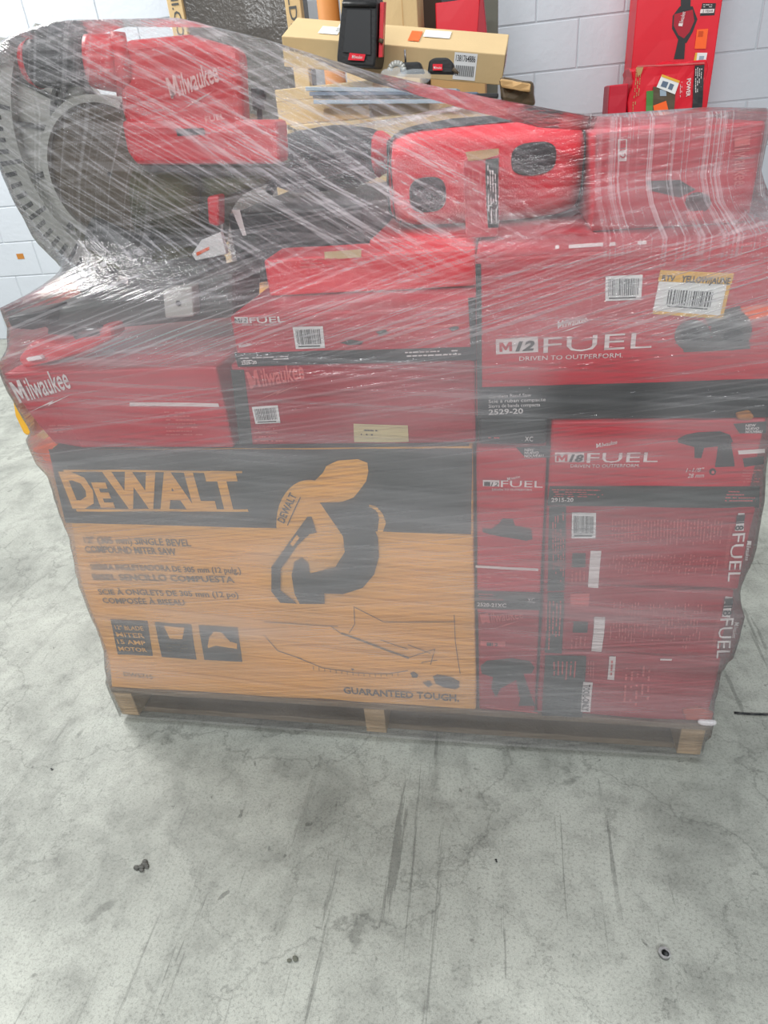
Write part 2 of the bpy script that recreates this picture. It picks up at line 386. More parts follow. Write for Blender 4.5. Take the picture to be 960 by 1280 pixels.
# --- the big mitre saw carton
Y = 0.0
SL = 38.0
def dw_shape(v):
    t = (v.z - .105) / .56; k = 1 - (v.x - .01) / .77
    x = v.x + k * (.062 * t + .012 * math.sin(t * 9) * (1 - t)) ; y = v.y
    if k > .9: y += .02 * (k - .9) * 10 * max(0, t - .3)
    return Vector((x, y, v.z))
def c2(pts, ox=330, oy=560, s=3.5556): return [(ox + x / s, oy + y / s) for x, y in pts]
def dw_print(b):
    b.pq(Y, [(61, 561), (590, 560), (589, 667), (82, 653)], DWG, .0008)
    b.quad(Vector((.08, .002, .6645)), Vector((.775, .002, .6645)), Vector((.775, .06, .6645)), Vector((.08, .06, .6645)), DWG)
    b.pq(Y, [(80, 586), (303, 587.5), (303, 590), (81, 588.5)], DWY, .0015)
    b.pq(Y, [(95, 635.5), (310, 636), (311, 639), (96, 638.5)], DWY, .0015)
    b.pt(Y, 'D', (90, 632), (124, 632.5), 41, DWY, .0015, bold=.045)
    b.pt(Y, 'E', (126, 632.5), (144, 632.5), 29, DWY, .0015, bold=.045)
    b.pt(Y, 'WALT', (144, 633), (305, 634), 42, DWY, .0015, bold=.05)
    b.pt(Y, '12" (305 mm) SINGLE BEVEL', (106, 678), (240, 682), 8, DWT, bold=.02)
    b.pt(Y, 'COMPOUND MITER SAW', (108, 690), (222, 693), 8, DWT, bold=.02)
    b.pt(Y, 'SIERRA INGLETEADORA DE 305 mm (12 pulg.)', (115, 711), (302, 715.5), 6.5, DWT, bold=.02)
    b.pt(Y, 'BISEL SENCILLO COMPUESTA', (118, 724), (294, 727), 7, DWT, bold=.02)
    b.pt(Y, 'SCIE À ONGLETS DE 305 mm (12 po)', (125, 742), (299, 746), 8, DWT, bold=.02)
    b.pt(Y, 'COMPOSÉE À BISEAU', (130, 753), (232, 756), 8, DWT, bold=.02)
    for q in ([(138, 774), (184, 776), (191, 820), (147, 818)], [(193, 777), (239, 780), (246, 824), (202, 821)], [(248, 781), (297, 784), (303, 827), (256, 824)]):
        b.pq(Y, q, DWG)
    for i, s in enumerate(('12" BLADE', 'MITER', '15 AMP', 'MOTOR')): b.pt(Y, s, (145 + i * 1.5, 786 + i * 9), (180 + i * 1.5, 787.5 + i * 9), 5, DWY, .0015, bold=.02)
    b.pq(Y, [(205, 781), (231, 783), (229, 797), (213, 797)], DWY, .0015)
    b.pfill(Y, [(206, 802), (240, 804), (243, 816), (209, 814)], 3, DWT, 3, .0015)
    b.pq(Y, c2([(665, 540), (672, 500), (695, 475), (730, 480), (745, 515), (800, 530), (800, 555), (745, 545), (700, 540), (668, 550)], 80, 660, 3.692), DWY, .0015)
    b.pt(Y, 'DWS715', (156, 844), (192, 848), 5, DWT)
    # picture of the saw
    cir = [(389 + 43 * math.cos(a) + 2 * math.sin(a), 657 + 58 * math.sin(a)) for a in [i * math.pi / 20 for i in range(40)]]
    b.pq(Y, cir, DWY, .0013)
    b.pq(Y, c2([(265, 105), (280, 75), (330, 52), (420, 46), (462, 62), (466, 100), (455, 145), (425, 185), (400, 215), (350, 235), (250, 245), (210, 160)]), DWY, .0018)
    b.pq(Y, c2([(250, 238), (330, 236), (430, 245), (475, 310), (508, 395), (512, 480), (490, 560), (440, 618), (350, 645), (270, 640), (272, 686), (160, 686), (138, 640), (126, 560), (138, 500), (170, 482), (200, 508), (206, 553), (300, 555), (340, 530), (360, 460), (352, 390), (322, 320)]), DWG, .0023)
    b.pq(Y, c2([(196, 300), (214, 300), (236, 372), (205, 378), (150, 430), (78, 530), (72, 622), (150, 684), (75, 680), (36, 630), (36, 522), (110, 420)]), DWG, .0028)
    b.pq(Y, c2([(120, 420), (150, 380), (162, 392), (132, 432)]), DWY, .0033)
    arc = [(470, 245), (500, 252), (530, 285), (545, 325), (532, 365), (505, 380)]; arc2 = [(500, 370), (520, 355), (530, 325), (516, 292), (495, 266), (470, 255)]
    b.pq(Y, c2(arc + arc2), DWY, .0028)
    b.pt(Y, 'DEWALT', (356, 653), (372, 618), 8, DWG, .0028, bold=.02)
    b.pq(Y, c2([(106, 338), (163, 212), (167, 214), (110, 340)]), DWG, .0028)
    def ln(a, c, wdt=2.2):
        d = Vector((c[0] - a[0], c[1] - a[1])).normalized(); n = Vector((-d.y, d.x)) * wdt
        b.pq(Y, c2([(a[0] - n.x, a[1] - n.y), (c[0] - n.x, c[1] - n.y), (c[0] + n.x, c[1] + n.y), (a[0] + n.x, a[1] + n.y)]), DWT, .0013)
    ln((345, 820), (645, 930), 4)
    for a, c in (((0, 770), (330, 790)), ((300, 790), (345, 822)), ((400, 700), (405, 780)), ((405, 780), (380, 820)), ((405, 705), (530, 770)), ((530, 770), (850, 770)), ((845, 740), (850, 860)), ((850, 860), (870, 1000)), ((150, 930), (260, 975)), ((260, 975), (400, 995)), ((400, 995), (560, 1000)), ((560, 1000), (640, 985)), ((520, 850), (640, 890)), ((640, 930), (760, 890)), ((760, 890), (740, 960)), ((0, 830), (60, 900)), ((60, 900), (170, 935)), ((640, 870), (740, 910)), ((700, 950), (770, 940))): ln(a, c, 1.6)
    for i in range(16): ln((220 + i * 25, 968 + 28 * math.sin(i / 15 * 2)), (221 + i * 25, 984 + 28 * math.sin(i / 15 * 2)), 1.2)
    b.pq(Y, c2([(750, 1012), (770, 1004), (830, 1015), (866, 1035), (868, 1060), (850, 1070), (800, 1062), (762, 1045)]), DWG, .0014)
    b.pq(Y, c2([(650, 995), (665, 990), (686, 1005), (680, 1018), (660, 1018)]), DWG, .0014)
    b.pq(Y, c2([(705, 1040), (735, 1030), (750, 1050), (730, 1060)]), DWG, .0014)
    b.pq(Y, c2([(386, 975), (402, 977), (395, 985)]), DWG, .0014)
    b.pt(Y, 'GUARANTEED TOUGH.', (430, 866), (574, 876), 8, DWG, bold=.025)
dw = carton('miter_saw_carton', 'large yellow and dark grey cardboard saw carton standing on the left of the pallet', .01, .78, 0, .8, .1055, .663, DWY, [dw_print], seed=2, amp=.0022, shape=dw_shape)
q = B(); q.prism([at(40, 560, .02), at(70, 552, .02), at(78, 576, .02), at(66, 590, .02), at(52, 572, .02)], (0, .05, 0), ORG, .004); q.build('torn_corner_flap', dw, dents(.006, 30, 4), film=True)
q = B(); q.prism([at(14, 497, .03), at(33, 505, .03), at(44, 520, .03), at(42, 548, .03), at(30, 545, .03), at(18, 520, .03)], (0, .03, 0), YEL, .006)
tag(q.build('yellow_strap_roll', None, dents(.004, 25, 5)), 'crumpled yellow piece poking out at the left below the red script-logo box', 'packing scrap')

# --- left red carton with the script logo
Yl = -.004
def l3(b):
    b.pt(Yl, 'Milwaukee', (25, 503), (92, 484), 24, WHT, bold=.012, shear=.35); bolt(b, Yl, (36, 506), (94, 492), 9, WHT)
    b.pq(Yl, [(163, 503), (273, 504), (274, 508.5), (163, 507.5)], WHT)
    b.pfill(Yl, [(205, 513), (262, 513), (265, 545), (208, 545)], 7, SAL, 4)
    b.pfill(Yl, [(60, 530), (90, 530), (92, 542), (62, 542)], 3, SAL, 6)
def l3s(v):
    k = 1 - (v.x - .05) / .36; t = (.8 - v.z) / .135
    return Vector((v.x + k * .028 * t * t, v.y + (.02 * max(0, k - .8) * 5 * t), v.z))
carton('tool_carton', 'red box with large white script logo, over the left end of the yellow carton', .05, .407, -.004, .34, .668, .8, RED, [l3], seed=3, amp=.003, shape=l3s)

Ym = .008
def m5(b):
    b.pt(Ym, 'Milwaukee', (314, 486), (383, 472), 21, SAL, bold=.02, shear=.35); bolt(b, Ym, (320, 492), (380, 479), 9, SAL)
    b.pfill(Ym, [(316, 533), (352, 533), (354, 553), (318, 553)], 4, SAL, 9)
    b.pq(Ym, [(289, 462), (306, 462), (316, 555), (300, 555)], BLK2)
m5l = [('small white barcode label', lambda b: b.pbar(Ym, [(315, 508), (348, 506), (351, 528), (319.5, 529)], seed=4)),
       ('plain beige address label', lambda b: (b.pq(Ym, [(441.5, 529), (509.6, 531), (511, 551), (443, 551.5)], BEIGE, .0012), b.pfill(Ym, [(448, 534), (475, 535), (476, 545), (449, 545)], 2, BLK2, 5, .0018)))]
carton('tool_carton', 'dull red box with faded script logo and beige label, under the thin barcode box', .425, .786, Ym, .6, .6665, .799, RED2, [m5], m5l, seed=5)
Yt = .004
def t4(b):
    b.pq(Yt, [(293, 441), (590, 433), (591, 449), (298, 458)], BLK)
    b.pq(Yt, [(585, 372), (597, 371), (598, 449), (589, 450)], BLK, .0012)
    b.pq(Yt, [(293, 396), (310, 396), (311, 404), (294, 404)], WHT); b.pt(Yt, 'M12', (294.5, 402.6), (310, 402.2), 5, BLK, .0018, bold=.012, shear=.2)
    b.pt(Yt, 'FUEL', (313, 403.5), (357, 402), 7, WHT, bold=.01)
    b.pt(Yt, 'DRIVEN TO OUTPERFORM.', (304, 407), (348, 406), 2.4, WHT)
    b.pt(Yt, 'Milwaukee', (300, 434.5), (315, 431), 5, WHT, bold=.01, shear=.3)
    b.pt(Yt, '2526-20', (303, 455), (322, 454), 4, WHT, .0016, bold=.02)
    b.pfill(Yt, [(300, 446), (374, 443), (374, 449), (300, 452)], 2, WHT, 3, .0016)
    b.pfill(Yt, [(497, 438), (584, 435), (584, 444), (497, 447)], 2, WHT, 13, .0016)
    b.pq(Yt, [(464, 410.5), (584, 404), (584, 407), (464, 413)], SAL)
    b.pfill(Yt, [(468, 418), (580, 411), (580, 425), (470, 430)], 3, SAL, 8, dens=.5)
    b.pq(Yt, [(425, 428), (438, 424), (455, 426), (452, 430), (436, 431)], BLK2); b.pq(Yt, [(470, 414), (482, 411), (486, 415), (476, 419)], BLK2); b.pq(Yt, [(560, 410), (572, 406), (574, 411), (565, 414)], BLK2)
carton('tool_carton', 'thin long red box with black lower stripe and barcode label, upper middle of the front', .44, .787, Yt, .55, .802, .871, RED, [t4],
       [('white barcode sticker', lambda b: b.pbar(Yt, [(366, 408.5), (404, 407), (406.5, 434.6), (370, 435.6)], seed=8))], seed=6, amp=.002)

# --- the big band saw box
Yb = 0.0
def blob_px(cx, cy, rx, ry, n=20, a=0): return [(cx + rx * math.cos(2 * math.pi * i / n) , cy + ry * math.sin(2 * math.pi * i / n)) for i in range(n)]
def b6(b):
    b.pq(Yb, [(598, 484), (962, 473), (962, 521), (599, 523)], BLK)
    b.pq(Yb, [(594, 330), (601, 329.5), (603, 522), (597, 523)], BLK2, .0004)
    b.pt(Yb, 'Milwaukee', (697, 410), (734, 402), 9, WHT, bold=.01, shear=.35); bolt(b, Yb, (700, 412), (728, 406), 3, WHT)
    b.pq(Yb, [(619.6, 424), (672, 420), (672.5, 439.5), (620, 443)], WHT)
    b.pt(Yb, 'M', (624.5, 439.2), (640, 438), 11.5, RED, .0018, bold=.012); b.pt(Yb, '12', (644, 438), (668, 436.4), 12, BLK, .0018, bold=.04, shear=.25)
    b.pt(Yb, 'FUEL', (679, 440.5), (814, 434), 19, WHT, bold=-.005)
    b.pt(Yb, 'DRIVEN TO OUTPERFORM.', (649, 450.5), (778, 446), 5.5, WHT)
    b.pq(Yb, blob_px(866, 419, 23, 20), DWG); b.pq(Yb, blob_px(914, 412, 26, 26), DWG); b.pq(Yb, [(850, 425), (935, 418), (938, 436), (855, 440)], DWG); b.pq(Yb, [(880, 392), (925, 382), (928, 402), (885, 408)], DWG)
    b.pq(Yb, blob_px(863, 418, 13, 9), BLK, .001); b.pq(Yb, blob_px(917, 420, 13, 9), BLK, .001)
    b.pq(Yb, [(926, 384), (962, 380), (962, 396), (932, 402)], ORG, .0003)
    b.pt(Yb, 'Cordless Band Saw', (611, 497.5), (664, 495), 4.2, WHT, .0014); b.pt(Yb, 'Scie à ruban compacte', (611, 503.5), (682, 500.5), 4.2, WHT, .0014); b.pt(Yb, 'Sierra de banda compacta', (611, 509.5), (675, 507), 4.2, WHT, .0014)
    b.pt(Yb, '2529-20', (611, 518), (654, 516.2), 6.5, WHT, .0014, bold=.02)
def rtv(b):
    b.pq(Yb, [(826, 337), (916, 341), (902.6, 398), (815, 391.6)], PAPER, .0012)
    b.pq(Yb, [(825, 337), (917, 341), (913.5, 355), (821.5, 351)], YEL, .0016)
    b.pq(Yb, [(911, 341), (916, 341), (902.6, 398), (898.6, 397.7)], YEL, .0016); b.pq(Yb, [(816, 387.6), (903.4, 394), (902.6, 398), (815, 391.6)], YEL, .0016)
    b.pt(Yb, 'RTV', (826, 350), (842, 351), 7, BLK, .002, bold=.03); b.pt(Yb, 'YELLOW/JAUNE', (850, 351.5), (911, 354.5), 8, BLK, .002, bold=.03)
    b.pbar(Yb, [(830, 357), (899, 361), (893, 389), (826, 384)], off=.002, seed=12)
def topline(b):
    for px0, px1 in ((694, 699), (711, 754), (762, 769), (797, 808)):
        b.quad(atz(px0, 311.5 - (px0 - 690) * .05, .9305), atz(px1, 311 - (px1 - 690) * .05, .9305), atz(px1, 306.5 - (px1 - 690) * .05, .9305), atz(px0, 307 - (px0 - 690) * .05, .9305), WHT, 1, 1)
carton('band_saw_carton', 'largest red box, black lower stripe, yellow-topped price label, upper right of the load front', .787, 1.178, 0, .55, .71, .93, RED, [b6, topline],
       [('white barcode sticker', lambda b: b.pbar(Yb, [(757, 345), (803, 343), (801, 374), (756.5, 376)], seed=2)), ('white sticker with a yellow heading', rtv)], seed=7, amp=.0012)

# --- 2915-20 box
def s7(b):
    b.pt(Yb, 'Milwaukee', (745, 559), (772, 554), 5, WHT, bold=.01, shear=.3)
    b.pq(Yb, [(694, 565.5), (730, 565), (730, 577), (694, 577.5)], WHT); b.pt(Yb, 'M', (695.5, 576), (709, 576), 9, RED, .0018, bold=.012); b.pt(Yb, '18', (711, 576), (729, 575.8), 9, BLK, .0018, bold=.04, shear=.25)
    b.pt(Yb, 'FUEL', (733, 577.5), (822, 577), 12, WHT)
    b.pt(Yb, 'DRIVEN TO OUTPERFORM.', (713, 583.5), (800, 583.5), 4, WHT)
    b.pq(Yb, [(687, 607), (950, 608), (949, 635), (684, 632)], BLK2)
    b.pq(Yb, [(848, 548), (858, 543), (872, 540), (900, 539), (912, 543), (916, 552), (908, 556), (912, 572), (918, 583), (893, 584), (894, 576), (903, 574), (898, 558), (880, 560), (876, 573), (868, 573), (868, 559), (858, 556), (848, 553)], BLK)
    b.pt(Yb, '1-1/8"', (857, 590), (879, 589), 5, WHT, shear=.2); b.pt(Yb, '28 mm', (859, 597), (879, 596), 5, WHT, shear=.2)
    b.pq(Yb, blob_px(890, 589.5, 4.5, 4.5, 8), BLK); b.pq(Yb, blob_px(890, 589.5, 2, 2, 8), SAL, .0018)
    b.pt(Yb, '2915-20', (689, 626.5), (717, 626.5), 5, WHT, .0014, bold=.02)
    b.pfill(Yb, [(689, 610), (760, 611), (755, 622), (689, 621)], 4, SAL, 21, .0014); b.pfill(Yb, [(905, 612), (945, 613), (944, 628), (905, 627)], 4, SAL, 22, .0014)
    b.pq(Yb, [(922, 563), (956, 561), (956, 566), (923, 568)], WHT); b.pq(Yb, [(928, 573), (955, 570), (954, 580), (930, 584)], BLK); b.pfill(Yb, [(926, 586), (952, 586), (950, 604), (926, 604)], 5, SAL, 23)
    b.pq(Yb, [(916, 529), (958, 526), (957, 541), (924, 541)], BLK, .0012)
    for i, s in enumerate(('NEW', 'NUEVO', 'NOUVEAU')): b.pt(Yb, s, (931, 532.5 + i * 4), (944 + i * 4, 532 + i * 4), 3.2, WHT, .0018, bold=.03)
carton('drill_carton', 'wide red box with dark green-grey lower stripe, directly under the largest red box', .893, 1.176, 0, .5, .572, .703, RED, [s7], seed=8)

# --- three long boxes lying on their sides
def long_box(i, top, bot, edge, extra):
    def g(b):
        b.pq(Yb, [(top[0][0], top[0][1]), (top[1][0], top[1][1]), (bot[1][0], bot[1][1]), (bot[0][0], bot[0][1])], BLK2)
        extra(b)
    return g
def e1(b):
    b.pfill(Yb, [(762, 648), (905, 648), (902, 685), (762, 680)], 34, SAL, 31, vertical=True); b.pfill(Yb, [(760, 690), (900, 694), (895, 722), (758, 720)], 34, SAL, 32, vertical=True, dens=.5)
    b.pq(Yb, [(923, 641), (931, 641), (930, 664), (919, 664)], WHT); b.pt(Yb, 'M18', (921, 643), (919, 663), 8, BLK, .0018, bold=.02)
    b.pt(Yb, 'FUEL', (916, 667), (908, 726), 12, WHT); b.pt(Yb, 'DRIVEN TO OUTPERFORM.', (912, 656), (904, 710), 3.2, SAL)
    b.pt(Yb, 'Milwaukee', (934, 676), (931, 700), 4, WHT, shear=.3)
    b.pq(Yb, [(715, 690), (731, 690), (731, 708), (714, 708)], BLK2); b.pfill(Yb, [(713, 711), (732, 711), (732, 732), (712, 732)], 4, SAL, 33, vertical=True)
    b.pq(Yb, [(737, 687), (750, 687), (747, 734), (734, 733)], WHT); b.pfill(Yb, [(690, 637), (706, 638), (705, 730), (690, 730)], 5, SAL, 34, .0014, vertical=True)
def e2(b):
    b.pfill(Yb, [(762, 750), (878, 752), (874, 812), (760, 806)], 30, SAL, 35, vertical=True, dens=.5)
    b.pq(Yb, [(905, 744), (914, 745), (911, 770), (901, 769)], WHT); b.pt(Yb, 'M18', (903.5, 746), (901.5, 767), 8, BLK, .0018, bold=.02)
    b.pt(Yb, 'FUEL', (899, 771), (894, 821), 12, WHT); b.pt(Yb, 'DRIVEN TO OUTPERFORM.', (896, 762), (889, 806), 3.2, SAL)
    b.pt(Yb, 'Milwaukee', (917, 776), (914, 796), 4, WHT, shear=.3)
    b.pq(Yb, [(742, 770), (756, 770), (752, 814), (739, 813)], WHT); b.pq(Yb, [(716, 776), (734, 776), (733, 790), (715, 790)], BLK2)
    b.pfill(Yb, [(712, 793), (734, 794), (733, 810), (712, 810)], 4, SAL, 36, vertical=True); b.pfill(Yb, [(680, 745), (702, 746), (700, 812), (680, 812)], 5, SAL, 37, .0014, vertical=True)
    b.pq(Yb, [(712, 742), (736, 742), (735, 757), (711, 757)], SAL)
def e3(b):
    b.pfill(Yb, [(690, 825), (722, 826), (720, 850), (690, 850)], 6, SAL, 38, .0014, vertical=True); b.pfill(Yb, [(734, 826), (744, 826), (743, 848), (733, 848)], 3, SAL, 39, vertical=True)
    b.pq(Yb, [(729, 852), (741, 853), (738, 890), (726, 889)], WHT, .0014); b.pt(Yb, 'TOOL-ONLY', (729.5, 855), (727.5, 888), 6, BLK, .002, bold=.02)
    b.pq(Yb, [(762, 821), (770, 821), (767, 851), (759, 850)], WHT); b.pfill(Yb, [(762, 825), (769, 825), (766, 848), (761, 848)], 1, SAL, 3, .0018, vertical=True)
    b.pfill(Yb, [(780, 832), (815, 832), (812, 885), (776, 884)], 5, SAL, 40, vertical=True, dens=.5); b.pq(Yb, [(825, 824), (840, 824), (839, 826), (825, 826)], WHT)
G = 'long red boxes lying on their sides at the right'
carton('long_tool_carton', 'long red box with barcode label and sideways white lettering, topmost of three at the right', .893, 1.19, 0, .5, .413, .567, RED2, [long_box(0, [(687, 633), (708, 633)], [(684, 738), (705, 738)], 0, e1)], [('white barcode label', lambda b: b.pbar(Yb, [(715, 640), (744, 640), (743, 671), (714, 671)], seed=5))], seed=9, amp=.004, group=G)
carton('long_tool_carton', 'long red box with sideways white lettering, middle of three at the right', .893, 1.186, .002, .5, .266, .409, RED2, [long_box(0, [(684, 740), (704, 740)], [(681, 816), (702, 817)], 0, e2)], seed=10, amp=.004, group=G)
carton('long_tool_carton', 'long red box with wide grey left end, lowest of three at the right', .893, 1.194, .004, .5, .106, .262, RED2, [long_box(0, [(681, 818), (733, 820)], [(677, 894), (728, 897)], 0, e3)], seed=11, amp=.004, group=G)

# --- two upright narrow boxes
def v1(b):
    b.pt(Yb, 'Milwaukee', (634, 600), (650, 596.5), 3.6, WHT, shear=.3)
    b.pq(Yb, [(603.5, 600), (624, 600), (624, 608), (603.5, 607.5)], WHT); b.pt(Yb, 'M12', (605, 606.5), (623, 607), 5, BLK, .0018, bold=.012, shear=.2)
    b.pt(Yb, 'FUEL', (626, 608), (678, 608.5), 8, WHT); b.pt(Yb, 'DRIVEN TO OUTPERFORM.', (615, 612.5), (665, 613), 2.6, WHT)
    b.pq(Yb, [(644, 558), (688, 556), (687, 572), (656, 571)], BLK, .0012)
    for i, s in enumerate(('NEW', 'NUEVO', 'NOUVEAU')): b.pt(Yb, s, (655, 562.5 + i * 4), (667 + i * 6, 562.5 + i * 4), 3.2, WHT, .0018, bold=.03)
    b.pq(Yb, [(603, 660), (614, 661), (624, 654), (628, 648), (641, 649), (645, 660), (664, 661), (666, 674), (658, 676), (655, 668), (640, 667), (626, 671), (612, 668), (603, 665)], BLK2)
    b.pq(Yb, [(594.5, 706), (673, 711), (673, 714), (594.5, 709)], WHT); b.pfill(Yb, [(597, 714), (670, 718), (670, 733), (597, 731)], 4, SAL, 41, dens=.6)
    b.pq(Yb, [(594, 737), (675, 740), (675, 762), (594, 760)], BLK2); b.pt(Yb, '2520-21XC', (597, 756), (633, 757.5), 4.5, WHT, .0014, bold=.02)
    b.pfill(Yb, [(597, 740), (630, 741), (630, 750), (597, 749)], 3, SAL, 42, .0014); b.pq(Yb, [(656, 742), (671, 743), (671, 755), (660, 755)], BLK, .0012); b.pt(Yb, 'XC', (659, 752), (668, 752), 6, WHT, .0018)
def v2(b):
    b.pt(Yb, 'Milwaukee', (602, 779), (655, 771), 12, SAL, bold=.01, shear=.35); bolt(b, Yb, (607, 783), (652, 774), 5, SAL)
    b.pq(Yb, [(600, 800), (631, 801), (631, 807), (600, 806)], SAL); b.pt(Yb, 'M12', (608, 805.5), (622, 806), 4, BLK, .0018, bold=.012)
    b.pq(Yb, [(600, 832), (608, 825), (640, 822), (662, 826), (668, 834), (664, 842), (654, 842), (657, 852), (664, 870), (669, 882), (648, 882), (650, 874), (645, 850), (627, 848), (626, 860), (620, 872), (614, 860), (616, 846), (602, 842)], BLK2)
    b.pq(Yb, [(608, 883), (672, 890), (672, 891.5), (608, 884.5)], SAL)
carton('narrow_tool_carton', 'narrow upright red box, black corner flash and white lettering, above its darker twin', .785, .889, 0, .45, .346, .662, RED, [v1], seed=12, amp=.003, group='narrow upright red boxes in the middle')
carton('narrow_tool_carton', 'narrow upright dull red box, faded drill picture, between yellow carton and long boxes', .785, .889, 0, .45, .106, .344, RED2, [v2], seed=13, amp=.002, group='narrow upright red boxes in the middle')
carton('flat_black_carton', 'flat dark box with small white mark squeezed under the left of the largest red box', .79, .888, .004, .4, .666, .707, BLK, [lambda b: (b.pt(.004, 'XC', (656, 551), (666, 551), 6, WHT), b.pfill(.004, [(610, 545), (640, 545), (640, 549), (610, 549)], 1, SAL, 4))], seed=14, amp=.001)

# --- upper layer
def k18(b):
    b.pfill(.1, [(372, 322), (470, 320), (470, 333), (372, 336)], 3, SAL, 51); b.quad(atz(480, 297, .9275), atz(560, 291, .9275), atz(556, 284.5, .9275), atz(496, 287, .9275), ORG, 2, 1)
carton('red_flat_carton', 'bright red low box with orange sticker on top, lying behind the thin barcode box', .47, .784, .1, .195, .873, .927, REDB, [k18],
       [('beige paper label', lambda b: b.pq(.1, [(405, 314), (452, 311), (452, 321), (406, 324)], BEIGE, .0012))], seed=15, amp=.004)
carton('black_tool_case', 'black glossy box standing behind the left end of the thin barcode box', .383, .605, .21, .6, .873, .98, BLK, [lambda b: (b.pq(.21, [(275, 255), (278, 255), (282, 345), (279, 345)], WHT), b.pq(.21, [(300, 330), (330, 327), (332, 345), (303, 347)], DWG), b.pq(.21, [(290, 262), (300, 262), (310, 300), (306, 300)], WHT), b.pq(.21, [(296, 295), (322, 293), (324, 318), (298, 320)], BLK2, .0012))], seed=16, amp=.001, cat='case')
carton('red_base_carton', 'plain red box supporting the red canvas bag', .612, .783, .21, .6, .873, .929, REDB, seed=17)
Yk = .14
def top10(b):
    b.pq(Yk, [(772, 174), (784, 174), (783, 201), (772, 201)], WHT); b.pt(Yk, 'M12', (773.5, 176), (773, 199), 9, RED, .0018)
    b.pt(Yk, 'Milwaukee', (917, 172), (917, 232), 20, SAL, bold=.01, shear=.3)
    b.pq(Yk, blob_px(873, 252, 16, 13), BLK2); b.pq(Yk, [(808, 226), (850, 224), (870, 236), (850, 246), (812, 238)], BLK2)
    b.pq(Yk, [(858, 264), (879, 262), (879, 274), (858, 276)], REDB, .0012)
carton('small_tool_carton', 'pinkish red box under thick film on top of the largest box, highest at the right', .945, 1.15, Yk, .42, .931, 1.05, RED, [top10], seed=18, amp=.003)
Yc = .125
def torn(b):
    b.pq(Yc, [(608, 200), (624, 198), (624, 285), (610, 286)], BLK2); b.pfill(Yc, [(610, 204), (622, 203), (623, 280), (611, 280)], 4, WHT, 61, vertical=True, dens=.6)
    b.pfill(Yc, [(585, 212), (605, 212), (606, 262), (588, 262)], 4, SAL, 62, vertical=True)
    b.pq(Yc, [(582, 190), (624, 186), (624, 194), (604, 200), (586, 201)], KRAFT, .002)
carton('torn_carton', 'small torn upright red box with black striped edge in front of the red canvas bag', .768, .815, Yc, .2, .933, 1.036, RED, [torn], seed=19, amp=.007, cell=.015)

rb = thing('canvas_tool_bag', 'red canvas tool bag with black trim lying at the top centre of the load', 'bag', (.79, .37, .93))
c0 = (.79, .385, 1.004); h0 = (.155, .15, .074)
q = B(); q.superell(c0, h0, FABR, .35, .55, nz=.006); q.build('bag_body', rb, film=True)
q = B(); q.superell(c0, h0, FABK, .35, .55, la=(-1, -.62), k=1.003, nz=.006); q.build('end_panel', rb, film=True)
q = B(); q.superell(c0, h0, FABK, .35, .55, la=(-.9, .93), lo=(.2, .34), k=1.004, nz=.006); q.build('top_flap', rb, film=True)
for la in ((-.52, -.49), (.62, .67), (.74, .79)):
    q = B(); q.superell(c0, h0, FABK, .35, .55, la=la, k=1.005, nz=.006); q.build('strap', rb)
for (cx, cz, rx, rz) in ((.705, .985, .03, .026), (.865, 1.022, .034, .022)):
    q = B(); q.superell((cx, .243, cz), (rx, .02, rz), FABK, .7, .7, n=24, m=12, nz=.003); q.build('pocket', rb)

kb = thing('padded_bag', 'black padded bag with a red edge band, left of the red canvas bag', 'bag', (.5, .35, .985))
c1 = (.505, .44, 1.038); h1 = (.118, .13, .05)
q = B(); q.superell(c1, h1, FABK, .8, .7, nz=.006); q.build('bag_body', kb, film=True)
q = B(); q.superell(c1, h1, FABR, .8, .7, la=(.55, .78), k=1.004, nz=.006); q.build('edge_band', kb)
q = B(); q.tube([Vector((.42 + .02 * i, .31 + .004 * (i - 4) ** 2 * .3, 1.0 + .05 * math.sin(i / 8 * math.pi))) for i in range(9)], .008, FABK); q.build('carry_handle', kb)

# --- the mitre saw
Ys = .25
ms = thing('miter_saw', 'red and grey sliding saw tool with dark round grip, tallest thing at the left', 'power saw', (.2, .3, .8))
def pm(pts, Yp): return [at(x, y, Yp) for x, y in pts]
cc = at(172, 178, Ys); R0 = (at(0, 178, Ys) - cc).length
q = B(); q.ring((cc.x, cc.z), R0 * .84, R0, math.radians(140), math.radians(262), Ys - .012, Ys + .02, TGRY, 60)
for i in range(30):
    a = math.radians(141 + i * 4.1); l = .3 if i % 5 == 0 else .16
    q.ring((cc.x, cc.z), R0 * (1 - l * .5), R0 * 1.004, a, a + math.radians(1.6), Ys - .0135, Ys - .0115, BLK if i % 2 else TBLK, 2)
q.build('scale_ring', ms, film=True)
q = B(); q.ring((cc.x, cc.z), R0 * .05, R0 * .85, math.radians(126), math.radians(285), Ys + .005, Ys + .018, TGRY, 60)
for r in (.52, .57, .36): q.ring((cc.x, cc.z), R0 * r, R0 * (r + .025), math.radians(128), math.radians(260), Ys - .004, Ys + .006, TDGR, 50)
for a in (150, 168, 190, 215, 130):
    d = Vector((math.cos(math.radians(a)), 0, math.sin(math.radians(a)))); c3 = Vector((cc.x, Ys, cc.z))
    q.cyl(c3 + d * R0 * .3, c3 + d * R0 * .83, .004, None, TDGR, 8)
q.build('turntable_plate', ms, film=True)
gc = at(160, 214, Ys); gr = .1
q = B(); q.ring((gc.x, gc.z), .004, gr, 0, 2 * math.pi, Ys - .06, Ys - .02, BRWN, 48); q.build('blade_guard', ms, film=True)
q = B(); q.ring((gc.x, gc.z), gr * .97, gr * 1.07, math.radians(60), math.radians(250), Ys - .07, Ys - .01, TGRY, 40); q.build('guard_rim', ms, film=True)
q = B()
